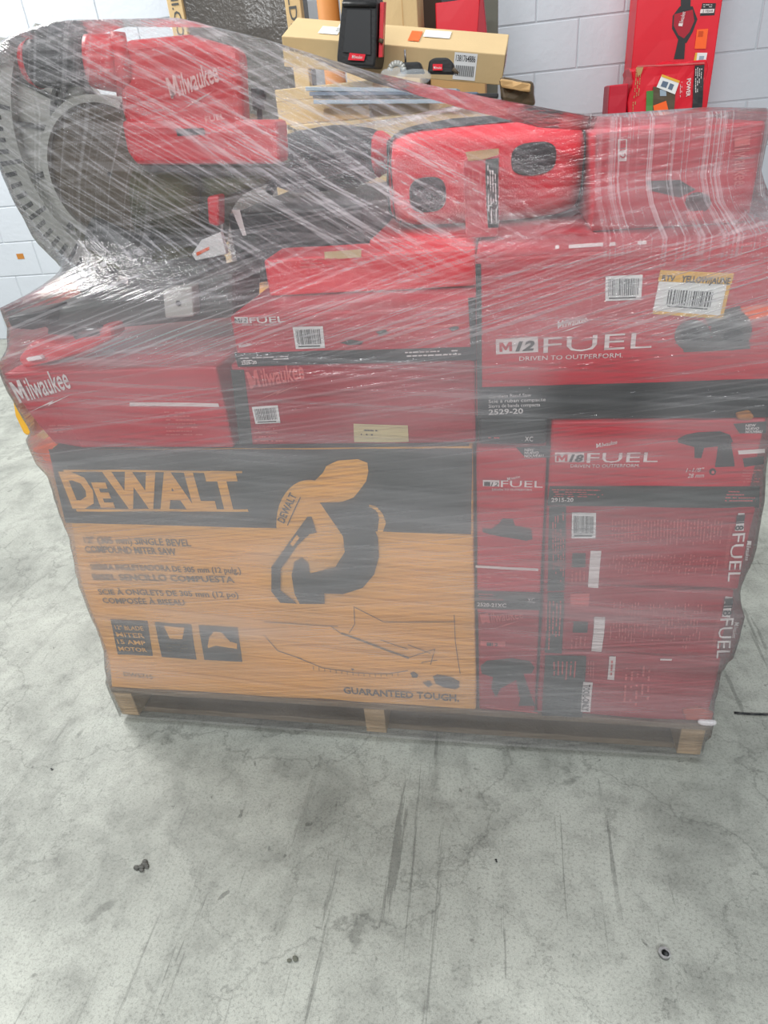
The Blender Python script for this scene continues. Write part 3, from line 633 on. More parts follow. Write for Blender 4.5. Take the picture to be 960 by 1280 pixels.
q.prism(pm([(88, 215), (160, 200), (345, 204), (330, 232), (275, 250), (258, 275), (256, 318), (205, 345), (130, 340), (95, 300), (80, 250)], .2), (0, .12, 0), TOLV, .012)
q.cyl(at(170, 250, .17), at(250, 262, .2), .045, .05, TOLV, 24, 4, rfn=lambda t: .048 + .004 * math.sin(t * 18))
q.cyl(at(120, 290, .2), at(185, 325, .19), .03, .034, TDGR, 20)
q.build('motor_block', ms, dents(.006, 18, 3), film=True)
hp = [(150, 50), (232, 42), (298, 61), (303, 152), (296, 170), (165, 178), (150, 140), (146, 90)]
q = B(); q.prism(pm(hp, .17), (0, .045, 0), TREDP, .012, 3); q.prism([at(x, y, .2) for x, y in ((165, 70), (230, 60), (270, 80), (272, 150), (180, 160))], (0, .1, 0), TREDP, .01)
def hs(b):
    b.pt(.17, 'Milwaukee', (215, 124), (276, 101), 26, PALE, bold=.015, shear=.35); bolt(b, .17, (224, 132), (268, 114), 8, PALE)
hs(q); q.build('motor_housing', ms, film=True)
q = B(); q.prism(pm([(150, 150), (288, 158), (292, 150), (345, 150), (348, 205), (170, 207), (158, 190)], .155), (0, .06, 0), TREDP, .007)
q.pt(.155, 'FUEL', (258, 153), (282, 148), 7, PALE); q.pq(.155, [(220, 161), (255, 160), (257, 168), (222, 170)], BLK)
q.build('rail_cover', ms, film=True)
q = B(); q.cyl(at(112, 77, .19), at(150, 80, .2), .033, .037, TREDP, 28, 6); q.cyl(at(142, 80, .19), at(160, 82, .2), .04, .04, TREDP, 28); q.build('grip_mount', ms, film=True)
q = B(); q.cyl(at(44, 80, .19), at(113, 77, .19), .031, None, TBLK, 28, 8, rfn=lambda t: .0305 + .0012 * math.sin(t * 30)); q.build('grip', ms, film=True)
q = B(); q.cyl(at(36, 80, .19), at(45, 80, .19), .026, .0315, TREDP, 28); q.build('grip_cap', ms, film=True)
q = B(); q.cyl(at(323, 112, .2), at(325, 152, .2), .004, None, BLK, 10); q.cyl(at(316, 118, .2), at(331, 117, .2), .008, None, BLK, 12); q.cyl(at(317, 132, .2), at(330, 131, .2), .006, None, BLK, 12); q.build('adjustment_lever', ms, film=True)
q = B(); q.prism(pm([(40, 393), (140, 372), (292, 340), (292, 398), (130, 412), (60, 416)], .06), (0, .13, 0), TDGR, .008)
q.prism(pm([(95, 352), (200, 335), (260, 330), (262, 345), (100, 372)], .12), (0, .08, 0), TDGR, .006)
q.prism(pm([(60, 405), (95, 402), (72, 445), (52, 450)], .055), (0, .02, 0), TDGR, .004)
q.build('base_casting', ms, dents(.003, 15, 9), film=True)
q = B(); q.prism(pm([(8, 397), (30, 393), (58, 388), (60, 408), (40, 413), (14, 411)], .03), (0, .06, 0), TBLK, .004); q.build('foot', ms, film=True)
q = B(); q.prism(pm([(203, 363), (240, 358), (242, 396), (206, 398)], .035), (0, .05, 0), TGRY, .003); q.cyl(at(223, 379, .033), at(223, 379, .04), .004, None, BLK, 12); q.build('fence_block', ms)
q = B(); q.cyl(at(139, 344, .1), at(139, 344, .13), .012, None, TBLK, 14, smooth=False); q.cyl(at(139, 344, .12), at(160, 352, .12), .005, None, WHT, 8); q.build('lock_knob', ms)
q = B(); q.prism(pm([(252, 300), (275, 290), (283, 318), (245, 326), (240, 318)], .14), (0, .012, 0), PAPER, .001)
q.pq(.14, [(246, 316), (262, 308), (262, 312), (247, 320)], ORG)
tag(q.build('paper_carton_scrap', None, dents(.002, 20, 4)), 'torn white card with an orange corner between the saw tool and black box', 'packing scrap')
q = B(); q.prism(pm([(258, 246), (273, 244), (273, 284), (260, 280)], .16), (0, .03, 0), TREDP, .004); q.build('trigger_guard', ms)

hd = thing('hand_tool', 'red and black power hand tool lying on the red script-logo box under the saw', 'power tool', (.2, .06, .8))
q = B(); q.prism(pm([(20, 450), (40, 425), (80, 430), (120, 412), (138, 408), (140, 424), (110, 440), (70, 452), (30, 462)], .02), (0, .05, 0), TREDP, .008); q.build('tool_body', hd, dents(.003, 20, 8), film=True)
q = B(); q.cyl(at(95, 418, .03), at(128, 414, .03), .008, .01, TBLK, 16); q.cyl(at(98, 414, .018), at(122, 411, .018), .005, .004, STEEL, 12); q.build('nose', hd)
q = B(); q.prism(pm([(32, 448), (50, 445), (53, 449), (35, 452)], .012), (0, .008, 0), PAPER, .001); q.build('rating_plate', hd)

# small crushed trim scrap under the big red box
q = B(); q.prism(pm([(920, 518), (938, 514), (944, 522), (938, 527), (922, 526)], -.006), (0, .02, 0), TAN, .003)
tag(q.build('brown_tape_scrap', None, dents(.003, 30, 2)), 'scrap of brown tape at the lower right corner of the largest red box', 'packing scrap')

# ------------------------------------------------------------------ the stretch film
def film_top(x, y=.2):
    return film_rim(x) - .42 * max(0, y - .22) * min(1, max(0, (.8 - x) / .4))
def film_rim(x):
    pts = [(-.2, 1.18), (-.02, 1.20), (.05, 1.225), (.2, 1.24), (.375, 1.225), (.5, 1.19), (.65, 1.14), (.80, 1.10), (.93, 1.068), (1.0, 1.060), (1.16, 1.058), (1.5, 1.05)]
    for (a, za), (c, zc) in zip(pts, pts[1:]):
        if x <= c: return za + (zc - za) * (x - a) / (c - a)
    return 1.05
ZB = .012
CX, CYc = .62, .42
def hull(P):
    P = sorted(set((round(x, 4), round(y, 4)) for x, y in P))
    def half(P):
        h = []
        for p in P:
            while len(h) > 1 and (h[-1][0] - h[-2][0]) * (p[1] - h[-2][1]) - (h[-1][1] - h[-2][1]) * (p[0] - h[-2][0]) <= 0: h.pop()
            h.append(p)
        return h
    a = half(P); c = half(P[::-1]); return a[:-1] + c[:-1]
NA, NL = 360, 80
rows = []
for j in range(NL + 1):
    v = j / NL; bw = .022
    P = [(p.x, p.y) for p in LOAD if abs((p.z - ZB) / (film_top(p.x, p.y) - ZB) - v) < bw] 
    if v > .97: P = [(p.x, p.y) for p in LOAD if (p.z - ZB) / (film_top(p.x, p.y) - ZB) > .93]
    H = hull(P); r = []
    for i in range(NA):
        a = 2 * math.pi * i / NA; d = (math.cos(a), math.sin(a)); best = .05
        for (x0, y0), (x1, y1) in zip(H, H[1:] + H[:1]):
            ex, ey = x1 - x0, y1 - y0; den = d[0] * ey - d[1] * ex
            if abs(den) < 1e-9: continue
            t = ((x0 - CX) * ey - (y0 - CYc) * ex) / den; u = ((x0 - CX) * d[1] - (y0 - CYc) * d[0]) / den
            if t > 0 and -1e-6 <= u <= 1 + 1e-6: best = max(best, t)
        r.append(best)
    rows.append(r)
for it in range(2):       # the film bridges hollows: take the neighbours' larger reach, then relax
    new = []
    for j in range(NL + 1):
        up = rows[min(NL, j + 1)]; dn = rows[max(0, j - 1)]
        new.append([max(rows[j][i], .5 * (up[i] + dn[i])) for i in range(NA)])
    rows = new
FB = bmesh.new(); grid = []
for j in range(NL + 1):
    v = j / NL; ring_ = []
    for i in range(NA):
        a = 2 * math.pi * i / NA; r = rows[j][i] + .006
        x = CX + r * math.cos(a); y = CYc + r * math.sin(a); z = ZB + v * (film_top(x, y) - ZB)
        n = noise.noise(Vector((x * 2.5, y * 2.5, z * 55))) * .0016 + noise.noise(Vector((x * 9, y * 9, z * 9))) * .002
        rr = r + n + .0015
        ring_.append(FB.verts.new((CX + rr * math.cos(a), CYc + rr * math.sin(a), z)))
    grid.append(ring_)
for k, (s_, dz) in enumerate(((.985, .006), (.95, .007), (.88, .003), (.8, -.004))):   # the top edge folds in a little
    ring_ = [FB.verts.new((CX + (v.co.x - CX) * s_, CYc + (v.co.y - CYc) * s_, v.co.z + dz)) for v in grid[NL]]
    grid.append(ring_)
for j in range(len(grid) - 1):
    for i in range(NA):
        f = FB.faces.new((grid[j][i], grid[j][(i + 1) % NA], grid[j + 1][(i + 1) % NA], grid[j + 1][i])); f.smooth = True
def film_mat():
    M = bpy.data.materials.new('stretch_film'); M.use_nodes = True; nt = M.node_tree; L = nt.links.new; N = nt.nodes.new
    for n in list(nt.nodes): nt.nodes.remove(n)
    out = N('ShaderNodeOutputMaterial'); tc = N('ShaderNodeTexCoord')
    def nz(scale, st, rot=(0, 0, 0), det=4, dist=0):
        mp = N('ShaderNodeMapping'); mp.vector_type = 'TEXTURE'; mp.inputs['Scale'].default_value = tuple(1 / t for t in st); mp.inputs['Rotation'].default_value = rot
        n = N('ShaderNodeTexNoise'); n.inputs['Scale'].default_value = scale; n.inputs['Detail'].default_value = det; n.inputs['Distortion'].default_value = dist
        L(tc.outputs['Object'], mp.inputs[0]); L(mp.outputs[0], n.inputs['Vector']); return n.outputs['Fac']
    def mr(src, a, b_, c, d):
        r = N('ShaderNodeMapRange'); r.inputs[1].default_value = a; r.inputs[2].default_value = b_; r.inputs[3].default_value = c; r.inputs[4].default_value = d; L(src, r.inputs[0]); return r.outputs[0]
    def add(a, c, op='ADD'):
        r = N('ShaderNodeMath'); r.operation = op; L(a, r.inputs[0]); L(c, r.inputs[1]); r.use_clamp = False; return r.outputs[0]
    fine = nz(1.6, (1, 1, 75), (0, math.radians(4), 0)); fine2 = nz(1.8, (1, 1, 110), (0, math.radians(-7), 0)); big = nz(3.2, (.7, .7, 2.0), det=3, dist=.4); crk = nz(34, (1, 1, 1), det=5)
    wide = nz(.9, (1, 1, 14), (0, math.radians(3), 0), det=2)
    sp = N('ShaderNodeSeparateXYZ'); L(tc.outputs['Object'], sp.inputs[0])
    low = mr(sp.outputs[2], .93, .84, .25, 1); low2 = mr(sp.outputs[2], .6, .5, .2, 1)      # the lower windings overlap in more layers
    h = add(mr(big, .35, .68, .03, .2), low, 'MULTIPLY'); fs = mr(sp.outputs[2], .62, .72, .45, 1); h = add(h, add(mr(fine, .5, .66, 0, .1), fs, 'MULTIPLY')); h = add(h, add(mr(fine2, .52, .68, 0, .12), fs, 'MULTIPLY'))
    h = add(h, add(mr(wide, .46, .64, 0, .07), low, 'MULTIPLY'))
    h = add(h, add(low, mr(low2, 0, 1, .05, .11), 'MULTIPLY'))
    h = add(h, mr(sp.outputs[2], .08, .14, .45, 1), 'MULTIPLY')
    up = mr(sp.outputs[2], .90, .96, 0, 1); xo = sp.outputs[0]
    dg = nz(1.7, (1, 1, 190), (0, math.radians(25), 0)); dg2 = nz(1.2, (1, 1, 130), (0, math.radians(33), 0)); st_ = nz(1.6, (1, 1, 170), (0, math.radians(-66), 0)); vt = nz(1.6, (1, 1, 170), (0, math.radians(88), 0)); rv = nz(1.7, (1, 1, 170), (0, math.radians(-16), 0))
    mid_ = add(up, mr(xo, .12, .33, 1, 0), 'MULTIPLY'); lf = add(up, mr(xo, -.25, -.32, 0, 1), 'MULTIPLY'); rt_ = add(up, mr(xo, .32, .38, 0, 1), 'MULTIPLY')
    h = add(h, add(mr(dg, .49, .64, 0, .2), mid_, 'MULTIPLY')); h = add(h, add(mr(dg2, .52, .66, 0, .2), mid_, 'MULTIPLY'))
    h = add(h, add(mr(st_, .52, .64, 0, .12), lf, 'MULTIPLY')); h = add(h, add(mr(vt, .5, .64, .12, .42), rt_, 'MULTIPLY'))
    bandr = add(mr(sp.outputs[2], .8, .84, 0, 1), mr(sp.outputs[2], .93, .98, 1, 0), 'MULTIPLY'); h = add(h, add(mr(rv, .49, .62, 0, .17), bandr, 'MULTIPLY'))
    vd = N('ShaderNodeVectorMath'); vd.operation = 'DISTANCE'; L(tc.outputs['Object'], vd.inputs[0]); vd.inputs[1].default_value = (.955 - .6, -.4, .745)
    h = add(h, mr(vd.outputs['Value'], .05, .1, .4, 1), 'MULTIPLY')       # single-layer window in the windings
    bp = N('ShaderNodeBump'); bp.inputs['Strength'].default_value = .55; bp.inputs['Distance'].default_value = .006
    hb = add(mr(fine, 0, 1, 0, .7), mr(fine2, 0, 1, 0, .6)); hb = add(hb, mr(crk, 0, 1, 0, .35)); hb = add(hb, add(mr(dg, 0, 1, 0, 1.), mid_, 'MULTIPLY')); hb = add(hb, add(mr(vt, 0, 1, 0, 1.), rt_, 'MULTIPLY')); hb = add(hb, add(mr(rv, 0, 1, 0, 1.), bandr, 'MULTIPLY')); L(hb, bp.inputs['Height'])
    df = N('ShaderNodeBsdfDiffuse'); df.inputs[0].default_value = (.86, .84, .87, 1); tl = N('ShaderNodeBsdfTranslucent'); tl.inputs[0].default_value = (.86, .84, .87, 1)
    m1 = N('ShaderNodeMixShader'); m1.inputs[0].default_value = .4; L(df.outputs[0], m1.inputs[1]); L(tl.outputs[0], m1.inputs[2])
    tr = N('ShaderNodeBsdfTransparent'); tr.inputs[0].default_value = (.97, .97, .97, 1)
    m2 = N('ShaderNodeMixShader'); L(h, m2.inputs[0]); L(tr.outputs[0], m2.inputs[1]); L(m1.outputs[0], m2.inputs[2])
    gl = N('ShaderNodeBsdfGlossy'); gl.inputs['Roughness'].default_value = .12; L(bp.outputs[0], gl.inputs['Normal'])
    fr = N('ShaderNodeFresnel'); fr.inputs['IOR'].default_value = 1.5; L(bp.outputs[0], fr.inputs['Normal'])
    m3 = N('ShaderNodeMixShader'); L(mr(fr.outputs[0], 0, 1, .015, .9), m3.inputs[0]); L(m2.outputs[0], m3.inputs[1]); L(gl.outputs[0], m3.inputs[2])
    L(m3.outputs[0], out.inputs[0]); return M
film = thing('stretch_film', 'clear plastic stretch film wound around the entire pallet load', 'plastic wrap', (.6, .4, 0))
bvh = BVHTree.FromBMesh(FB)
q = B(); FB.verts.index_update(); q.merge(FB, film_mat(), True); q.build('film_sheet', film)

# pleats: narrow gathered ridges of the same film, lying on the sheet
def pleat_mat(name, alpha):
    M = bpy.data.materials.new(name); M.use_nodes = True; nt = M.node_tree; L = nt.links.new; N = nt.nodes.new
    for n in list(nt.nodes): nt.nodes.remove(n)
    out = N('ShaderNodeOutputMaterial'); p = N('ShaderNodeBsdfPrincipled'); p.inputs['Base Color'].default_value = (.9, .88, .91, 1); p.inputs['Roughness'].default_value = .25; p.inputs['Specular IOR Level'].default_value = 1.0; p.inputs['Coat Weight'].default_value = 1; p.inputs['Coat Roughness'].default_value = .12
    tr = N('ShaderNodeBsdfTransparent'); mx = N('ShaderNodeMixShader'); mx.inputs[0].default_value = alpha
    L(tr.outputs[0], mx.inputs[1]); L(p.outputs[0], mx.inputs[2]); L(mx.outputs[0], out.inputs[0]); return M
PL = pleat_mat('film_pleat_thin', .38); PH = pleat_mat('film_pleat_thick', .85)
rd = random.Random(11)
def ray(px, py):
    return CAM, (FW + (px - 480) / F * RT - (py - 640) / F * UP).normalized()
def pleat(b, a, c, w_, M, wob=1.0):
    (x0, y0), (x1, y1) = a, c; n = max(4, int(math.hypot(x1 - x0, y1 - y0) / 12)); pts = []
    ph = rd.uniform(0, 9)
    for i in range(n + 1):
        t = i / n; x = x0 + (x1 - x0) * t; y = y0 + (y1 - y0) * t + wob * math.sin(t * 3 + ph)
        o_, d_ = ray(x, y); r = bvh.ray_cast(o_, d_, 3)
        if r[0] is None: pts.append(None); continue
        nn = r[1] if r[1].dot(d_) < 0 else -r[1]; pts.append((r[0], nn))
    # keep the connected front part
    run = []
    runs = []
    for p in pts:
        if p is None or (run and abs(p[0].y - run[-1][0].y) > .12):
            if len(run) > 2: runs.append(run)
            run = [] if p is None else [p]
        else: run.append(p)
    if len(run) > 2: runs.append(run)
    for run in runs:
        vs = []; m_ = len(run)
        for i, (p, nn) in enumerate(run):
            tg = (run[min(i + 1, m_ - 1)][0] - run[max(i - 1, 0)][0]).normalized(); sd = tg.cross(nn).normalized()
            ww = w_ * (1.5 if M is PH else 1) * math.sin(math.pi * (i + .25) / (m_ - .5)) ** .5
            vs += [p + nn * .0006 - sd * ww, p + nn * (.0006 + ww * 1.2), p + nn * .0006 + sd * ww]
        b.faces(vs, [[i * 3 + k, i * 3 + k + 1, i * 3 + k + 4, i * 3 + k + 3] for i in range(m_ - 1) for k in (0, 1)], M, True)
pb = B()
def region(n, xr, yr, lr, ang, w_=(.0006, .0015), thick=.25):
    for _ in range(n):
        x = rd.uniform(*xr); y = rd.uniform(*yr); l = rd.uniform(*lr); a = math.radians(rd.uniform(*ang))
        dx, dy = l / 2 * math.cos(a), l / 2 * math.sin(a)
        pleat(pb, (x - dx, y - dy), (x + dx, y + dy), rd.uniform(*w_), PH if rd.random() < thick else PL)
region(70, (180, 560), (110, 250), (120, 380), (18, 34))          # slanting down to the right from the saw
region(110, (260, 600), (215, 350), (60, 260), (-8, 6), thick=.5)
region(55, (300, 620), (170, 330), (80, 260), (20, 38), thick=.35)
region(45, (330, 620), (240, 370), (60, 200), (-28, -8), thick=.35)
region(34, (90, 300), (150, 400), (60, 180), (105, 125), thick=.2)  # steep ones over the saw
region(40, (60, 330), (230, 400), (80, 260), (-6, 6), thick=.25)
region(42, (700, 950), (170, 290), (60, 130), (80, 96), thick=.3)   # upright over the top right box
region(50, (600, 780), (180, 300), (60, 200), (-48, -15), thick=.3)
region(40, (520, 940), (150, 300), (100, 380), (-3, 14), thick=.3)
region(34, (600, 760), (330, 520), (60, 190), (-30, -14), thick=.3)
region(60, (420, 600), (380, 560), (40, 160), (-4, 5), thick=.35)
region(30, (540, 700), (500, 570), (40, 130), (-6, 6), thick=.5)
region(30, (60, 330), (430, 560), (60, 220), (-4, 6), thick=.2)
region(18, (20, 130), (420, 480), (30, 90), (-60, 10), thick=.4)
region(26, (80, 560), (560, 650), (80, 260), (-6, 12), thick=.2)
region(14, (80, 330), (600, 660), (60, 200), (-24, -10), thick=.3)
region(9, (430, 560), (590, 690), (50, 110), (14, 22), thick=1, w_=(.0008, .0014))
region(5, (340, 420), (795, 825), (30, 55), (14, 22), thick=1, w_=(.0008, .0014))
region(8, (100, 900), (660, 880), (80, 300), (-4, 8), thick=.1)
region(50, (180, 860), (880, 945), (100, 420), (2, 6), thick=.35)
region(22, (490, 600), (880, 930), (20, 70), (0, 9), thick=.9, w_=(.0008, .0018))
region(12, (660, 930), (560, 800), (60, 240), (-8, 10), thick=.1)
o = pb.build('film_pleats', film); o['kind'] = 'stuff'; o['label'] = 'thin white gathered lines in the film'
q = B(); q.superell(tuple(at(884, 903, -.01)), (.018, .006, .006), MATS.setdefault('fw', pleat_mat('film_bunch', .28)), .8, .8, nz=.022); o = q.build('film_knot', film); o['label'] = 'bunched white film tail'
q = B(); q.prism(pm([(853, 888), (872, 884), (892, 892), (890, 900), (858, 900)], -.002), (0, .006, 0), mat('dull_orange_paper', (176, 62, 34)), .001); tag(q.build('orange_paper_scrap', None, dents(.001, 30, 2)), 'orange torn paper at the bottom right corner of the lowest long box', 'packing scrap')

# ------------------------------------------------------------------ behind: second pile of goods
def simple_box(b, x0, x1, y0, y1, z0, z1, M, **k): b.box(x0, x1, y0, y1, z0, z1, M, **k)
q = B(); simple_box(q, .06, .83, 1.5, 2.15, 0, 1.095, KRAFTP, bev=.004, cell=.15)
q.pq(1.5, [(450, 150), (468, 150), (468, 230), (450, 230)], KRAFT)
tag(q.build('kraft_carton', None, dents(.003, 5, 31)), 'big plain kraft carton seen through the film behind the black bag', 'box')

# flat blue-grey trays / lids with torn brown wrap under the long box
tr_ = thing('flat_display_panel', 'stack of flat blue-grey panels lying on the big kraft carton', 'panel', (.5, 1.7, 1.165))
for k, (M, dz, dx) in enumerate(((DUSTL, 0, 0), (BLK, .014, .0), (DUST, .022, -.05), (DUSTL, .036, -.1))):
    a = Vector((.24 + dx * .2, 1.43, 1.146 + dz))
    q = B(); q.hexa(a, (.56 + dx, 0, -.045), (0, .15, 0), (0, 0, .011), M, bev=.002, cell=.1); q.build('panel_layer', tr_)
q = B(); q.box(.07, .58, 1.6, 2.0, 1.097, 1.165, KRAFTP, cell=.1, bev=.003); q.box(.07, .40, 1.6, 1.9, 1.165, 1.2, KRAFTP, cell=.1, bev=.003); tag(q.build('kraft_carton', None, dents(.003, 6, 44)), 'flat kraft carton between the big kraft carton and the long kraft box', 'box')
q = B(); q.box(.25, .4, 1.5, 1.56, 1.096, 1.132, KRAFT, cell=.05); tag(q.build('kraft_block'), 'low kraft block holding up the flat panels on the big kraft carton', 'box')
q = B(); q.hexa((.805, 1.43, 1.105), (.1, .02, -.02), (0, .13, 0), (0, .0, .06), BRWN, bev=.01, cell=.03)
q.hexa((.805, 1.405, 1.14), (.09, 0, -.02), (0, .1, 0), (0, .0, .02), KRAFT, bev=.004, cell=.03)
tag(q.build('torn_brown_wrap', None, dents(.02, 16, 6)), 'torn dark brown cardboard under the right end of the long kraft box', 'packing scrap')
# long kraft box
Lx = (at(632, 68, 1.6) - at(352, 45, 1.6)); Lx_n = Lx.normalized(); D = Vector((.0, .94, .34)); D = (D - Lx_n * D.dot(Lx_n)).normalized(); Hn = Lx_n.cross(D).normalized()
o3 = at(352, 45, 1.6) - Hn * .085
lb_ = thing('long_kraft_box', 'long flat kraft shipping box tilted forward, barcode label on its front, behind the load', 'box', base_of([o3, o3 + Lx]))
q = B(); q.hexa(o3, Lx, D * .19, Hn * .085, KRAFTP, bev=.003, cell=.08)
q.build('carton_body', lb_, dents(.002, 8, 12))
def on_top(b, u0, v0, u1, v1, M, k=.002):
    p = lambda u, v: o3 + Lx * u + D * .19 * v + Hn * (.085 + k)
    b.quad(p(u0, v0), p(u1, v0), p(u1, v1), p(u0, v1), M, 2, 1)
for nm, a in (('white label', (.15, .25, .24, .62, PAPER)), ('white label', (.22, .4, .36, .95, PAPER)), ('orange sticker', (.56, .25, .61, .75, ORG)), ('white label', (.62, .5, .74, .85, PAPER))):
    q = B(); on_top(q, *a); x = q.build('label', lb_); x['label'] = nm
q = B(); p_ = lambda u, v, k=.002: o3 + Lx * u + Hn * .085 * v - D * k
q.quad(p_(.78, .08), p_(.88, .08), p_(.88, .95), p_(.78, .95), PAPER, 2, 1)
for i in range(14):
    u = .79 + i * .006; q.poly([p_(u, .2, .003), p_(u + .003, .2, .003), p_(u + .003, .55, .003), p_(u, .55, .003)], BLK)
uv, fs = text_geo('1381764886', .01, 0); q.faces([p_(.787 + .086 * a_, .68 + .2 * c_, .003) for a_, c_ in uv], fs, BLK); x = q.build('label', lb_); x['label'] = 'white barcode label'
q = B(); e_ = lambda u, v: o3 + Lx * 1.004 + D * .19 * u + Hn * .085 * v
q.quad(e_(.12, .15), e_(.85, .15), e_(.85, .85), e_(.12, .85), SAL, 3, 2); x = q.build('end_print', lb_)

# black and red upright case
ra = thing('upright_tool_case', 'upright black and red case with small red badge standing before the long kraft box', 'case', tuple(at(447, 81, 1.45)))
fp = pm([(421, 82), (421, 70), (427, 5), (431, -14), (466, -14), (472, 5), (470, 70), (468, 84)], 1.43)
q = B(); q.prism(fp, (.0, .16, 0), TBLK, .006); q.build('case_shell', ra)
q = B(); q.prism(pm([(428, 66), (433, 10), (464, 11), (464, 70)], 1.426), (0, .01, 0), BLK, .003); q.build('front_panel', ra)
q = B(); q.prism([at(473, 72, 1.45), at(475, 3, 1.45), at(478, 3, 1.58), at(475, 72, 1.58)], (.012, 0, 0), TREDP, .001)
q.build('side_panel', ra)
q = B(); q.pq(1.42, [(437, 66), (457, 68), (455, 76), (435, 75)], REDB); q.pt(1.42, 'Milwaukee', (440, 73), (453, 73.5), 4, WHT, shear=.3); q.build('badge', ra)
q = B(); q.cyl(at(474, 50, 1.44), at(479, 52, 1.44), .006, None, BRWN, 10); q.build('latch', ra)
q = B(); q.cyl(at(428, 5, 1.425), at(470, 6, 1.425), .006, None, TBLK, 10); q.build('top_bar', ra)

# small things along the panels
cl = thing('black_clamp', 'small black clamp lying left of the tape measure on the flat panels', 'clamp', tuple(at(505, 92, 1.44)))
q = B(); q.prism(pm([(500, 78), (524, 77), (530, 92), (500, 92)], 1.44), (0, .05, 0), TBLK, .006); q.build('clamp_body', cl)
q = B(); P = [at(488 + 8 - 9 * math.cos(t), 88 - 9 * math.sin(t), 1.44) for t in [i * math.pi / 8 for i in range(9)]]; q.tube(P, .008, TGRY); q.build('jaw', cl)
q = B(); q.cyl(at(507, 78, 1.46), at(506, 62, 1.46), .003, None, STEEL, 8); q.build('rod', cl)
tm = thing('tape_measure', 'black tape measure with a red badge on the flat panels behind the load', 'tape measure', tuple(at(551, 93, 1.44)))
q = B(); q.prism(pm([(534, 92), (536, 76), (543, 72), (560, 72), (567, 80), (568, 93)], 1.44), (0, .06, 0), TBLK, .006); q.build('case', tm)
q = B(); q.pq(1.434, [(541, 80), (553, 80), (553, 88), (541, 88)], REDB); q.pt(1.434, 'Milwaukee', (542, 86), (552, 86), 3, WHT, shear=.3); q.build('badge', tm)
q = B(); q.cyl(at(566, 86, 1.44), at(573, 92, 1.44), .006, .004, BRWN, 10); q.build('hook', tm)
gm = bpy.data.materials.new('clear_plastic'); gm.use_nodes = True; _b = gm.node_tree.nodes['Principled BSDF']; _b.inputs['Base Color'].default_value = (.85, .92, .97, 1); _b.inputs['Alpha'].default_value = .16; _b.inputs['Roughness'].default_value = .08
q = B(); q.superell(tuple(at(517, 97, 1.40)), (.05, .03, .02), gm, .8, .8, nz=.008, n=24, m=14); q.superell(tuple(at(492, 92, 1.40)), (.04, .025, .016), gm, .8, .8, nz=.008, n=24, m=14)
tag(q.build('clear_blister', None), 'crumpled clear plastic packaging in front of the black clamp', 'packaging')

# wrapped dark panel pack
pk = thing('wrapped_panel_pack', 'dark wrapped panel with kraft corner strips leaning upright near the wall at the left', 'package', (-.37, 2.75, 0))
xa = at(224, 40, 2.62).x; xb = at(360, 40, 2.62).x
q = B(); q.box(xa - .03, xb + .05, 2.63, 2.85, 0, 2.1, PANEL, bev=.01, cell=.12); q.build('wrapped_body', pk, dents(.012, 9, 14))
for (c, s_) in ((at(223, 30, 2.61), 'NI.COM'), (at(367, 15, 2.61), 'LLDI')):
    q = B(); q.box(c.x - .035, c.x + .035, 2.61, 2.66, 0, 2.1, KRAFTP, bev=.003, cell=.15); g = q
    uv, fs = text_geo(s_, .015, 0)
    if s_ == 'NI.COM':   # reads downwards
        q.faces([Vector((c.x - .013 + v * .034, 2.6085, c.z + .125 - u * .22)) for u, v in uv], fs, DWG)
    else: q.faces([Vector((c.x - .018 + v * .034, 2.6085, c.z + .1 - u * .15)) for u, v in uv], fs, DWG)
    x = q.build('corner_strip', pk)
# tube, tall kraft box, red lidded box and olive board, standing behind the long box
tx = at(407, 10, 2.4); q = B(); q.cyl((tx.x, 2.45, 0), (tx.x, 2.45, 1.9), .045, None, TAN, 24); tag(q.build('cardboard_tube'), 'brown upright cardboard tube beside the kraft strip, behind the long kraft box', 'tube')
xa = at(426, 20, 2.3).x; xb = at(522, 20, 2.3).x
q = B(); q.box(xa, xb, 2.3, 2.55, 0, 1.9, KRAFTP, bev=.004, cell=.12); q.box(xb - .06, xb - .057, 2.297, 2.3, 0, 1.9, KRAFT, bev=0, cell=1)
tag(q.build('kraft_carton', None, dents(.003, 6, 17)), 'tall kraft box upright behind the black and red case', 'box')
xa = at(522, 20, 2.5).x; xb = at(552, 20, 2.5).x
q = B(); q.box(xa + .005, xb + .02, 2.68, 2.8, 0, 1.9, mat('dark_gap_brown', (60, 44, 34), .8), bev=.004, cell=.2); tag(q.build('dark_gap_fill'), 'dark filler for the shaded gap between the tall kraft box and red lidded box', 'board')  # dark box added where only the shaded gap between boxes shows
r0 = at(545, 38, 2.4); r1_ = at(600, 38, 2.4); zt = at(550, 3, 2.4).z
sb = B(); sb.box(r0.x - .03, r1_.x + .02, 2.4, 2.66, 0, r0.z - .1, KRAFT, bev=.004, cell=.15); tag(sb.build('kraft_carton'), 'kraft box under the red lidded box, mostly hidden by the long kraft box', 'box')
rl = thing('red_lidded_box', 'deep red box with folded lid edge at the top centre, right of the kraft boxes', 'box', (r0.x + .1, 2.5, r0.z - .1))
q = B(); q.box(r0.x, r1_.x, 2.4, 2.6, r0.z - .1, zt, REDB, bev=.004, cell=.06); q.build('carton_body', rl, dents(.003, 8, 3))
q = B(); q.prism([Vector((r1_.x - .02, 2.39, r0.z - .1)), Vector((r1_.x + .035, 2.39, r0.z - .1)), Vector((r1_.x + .012, 2.39, zt + .01)), Vector((r1_.x + .002, 2.39, zt + .01))], (0, .2, 0), RED2, .002); q.box(r0.x + .02, r1_.x - .02, 2.42, 2.58, zt - .002, zt + .012, BLK, bev=.004); q.build('lid', rl)
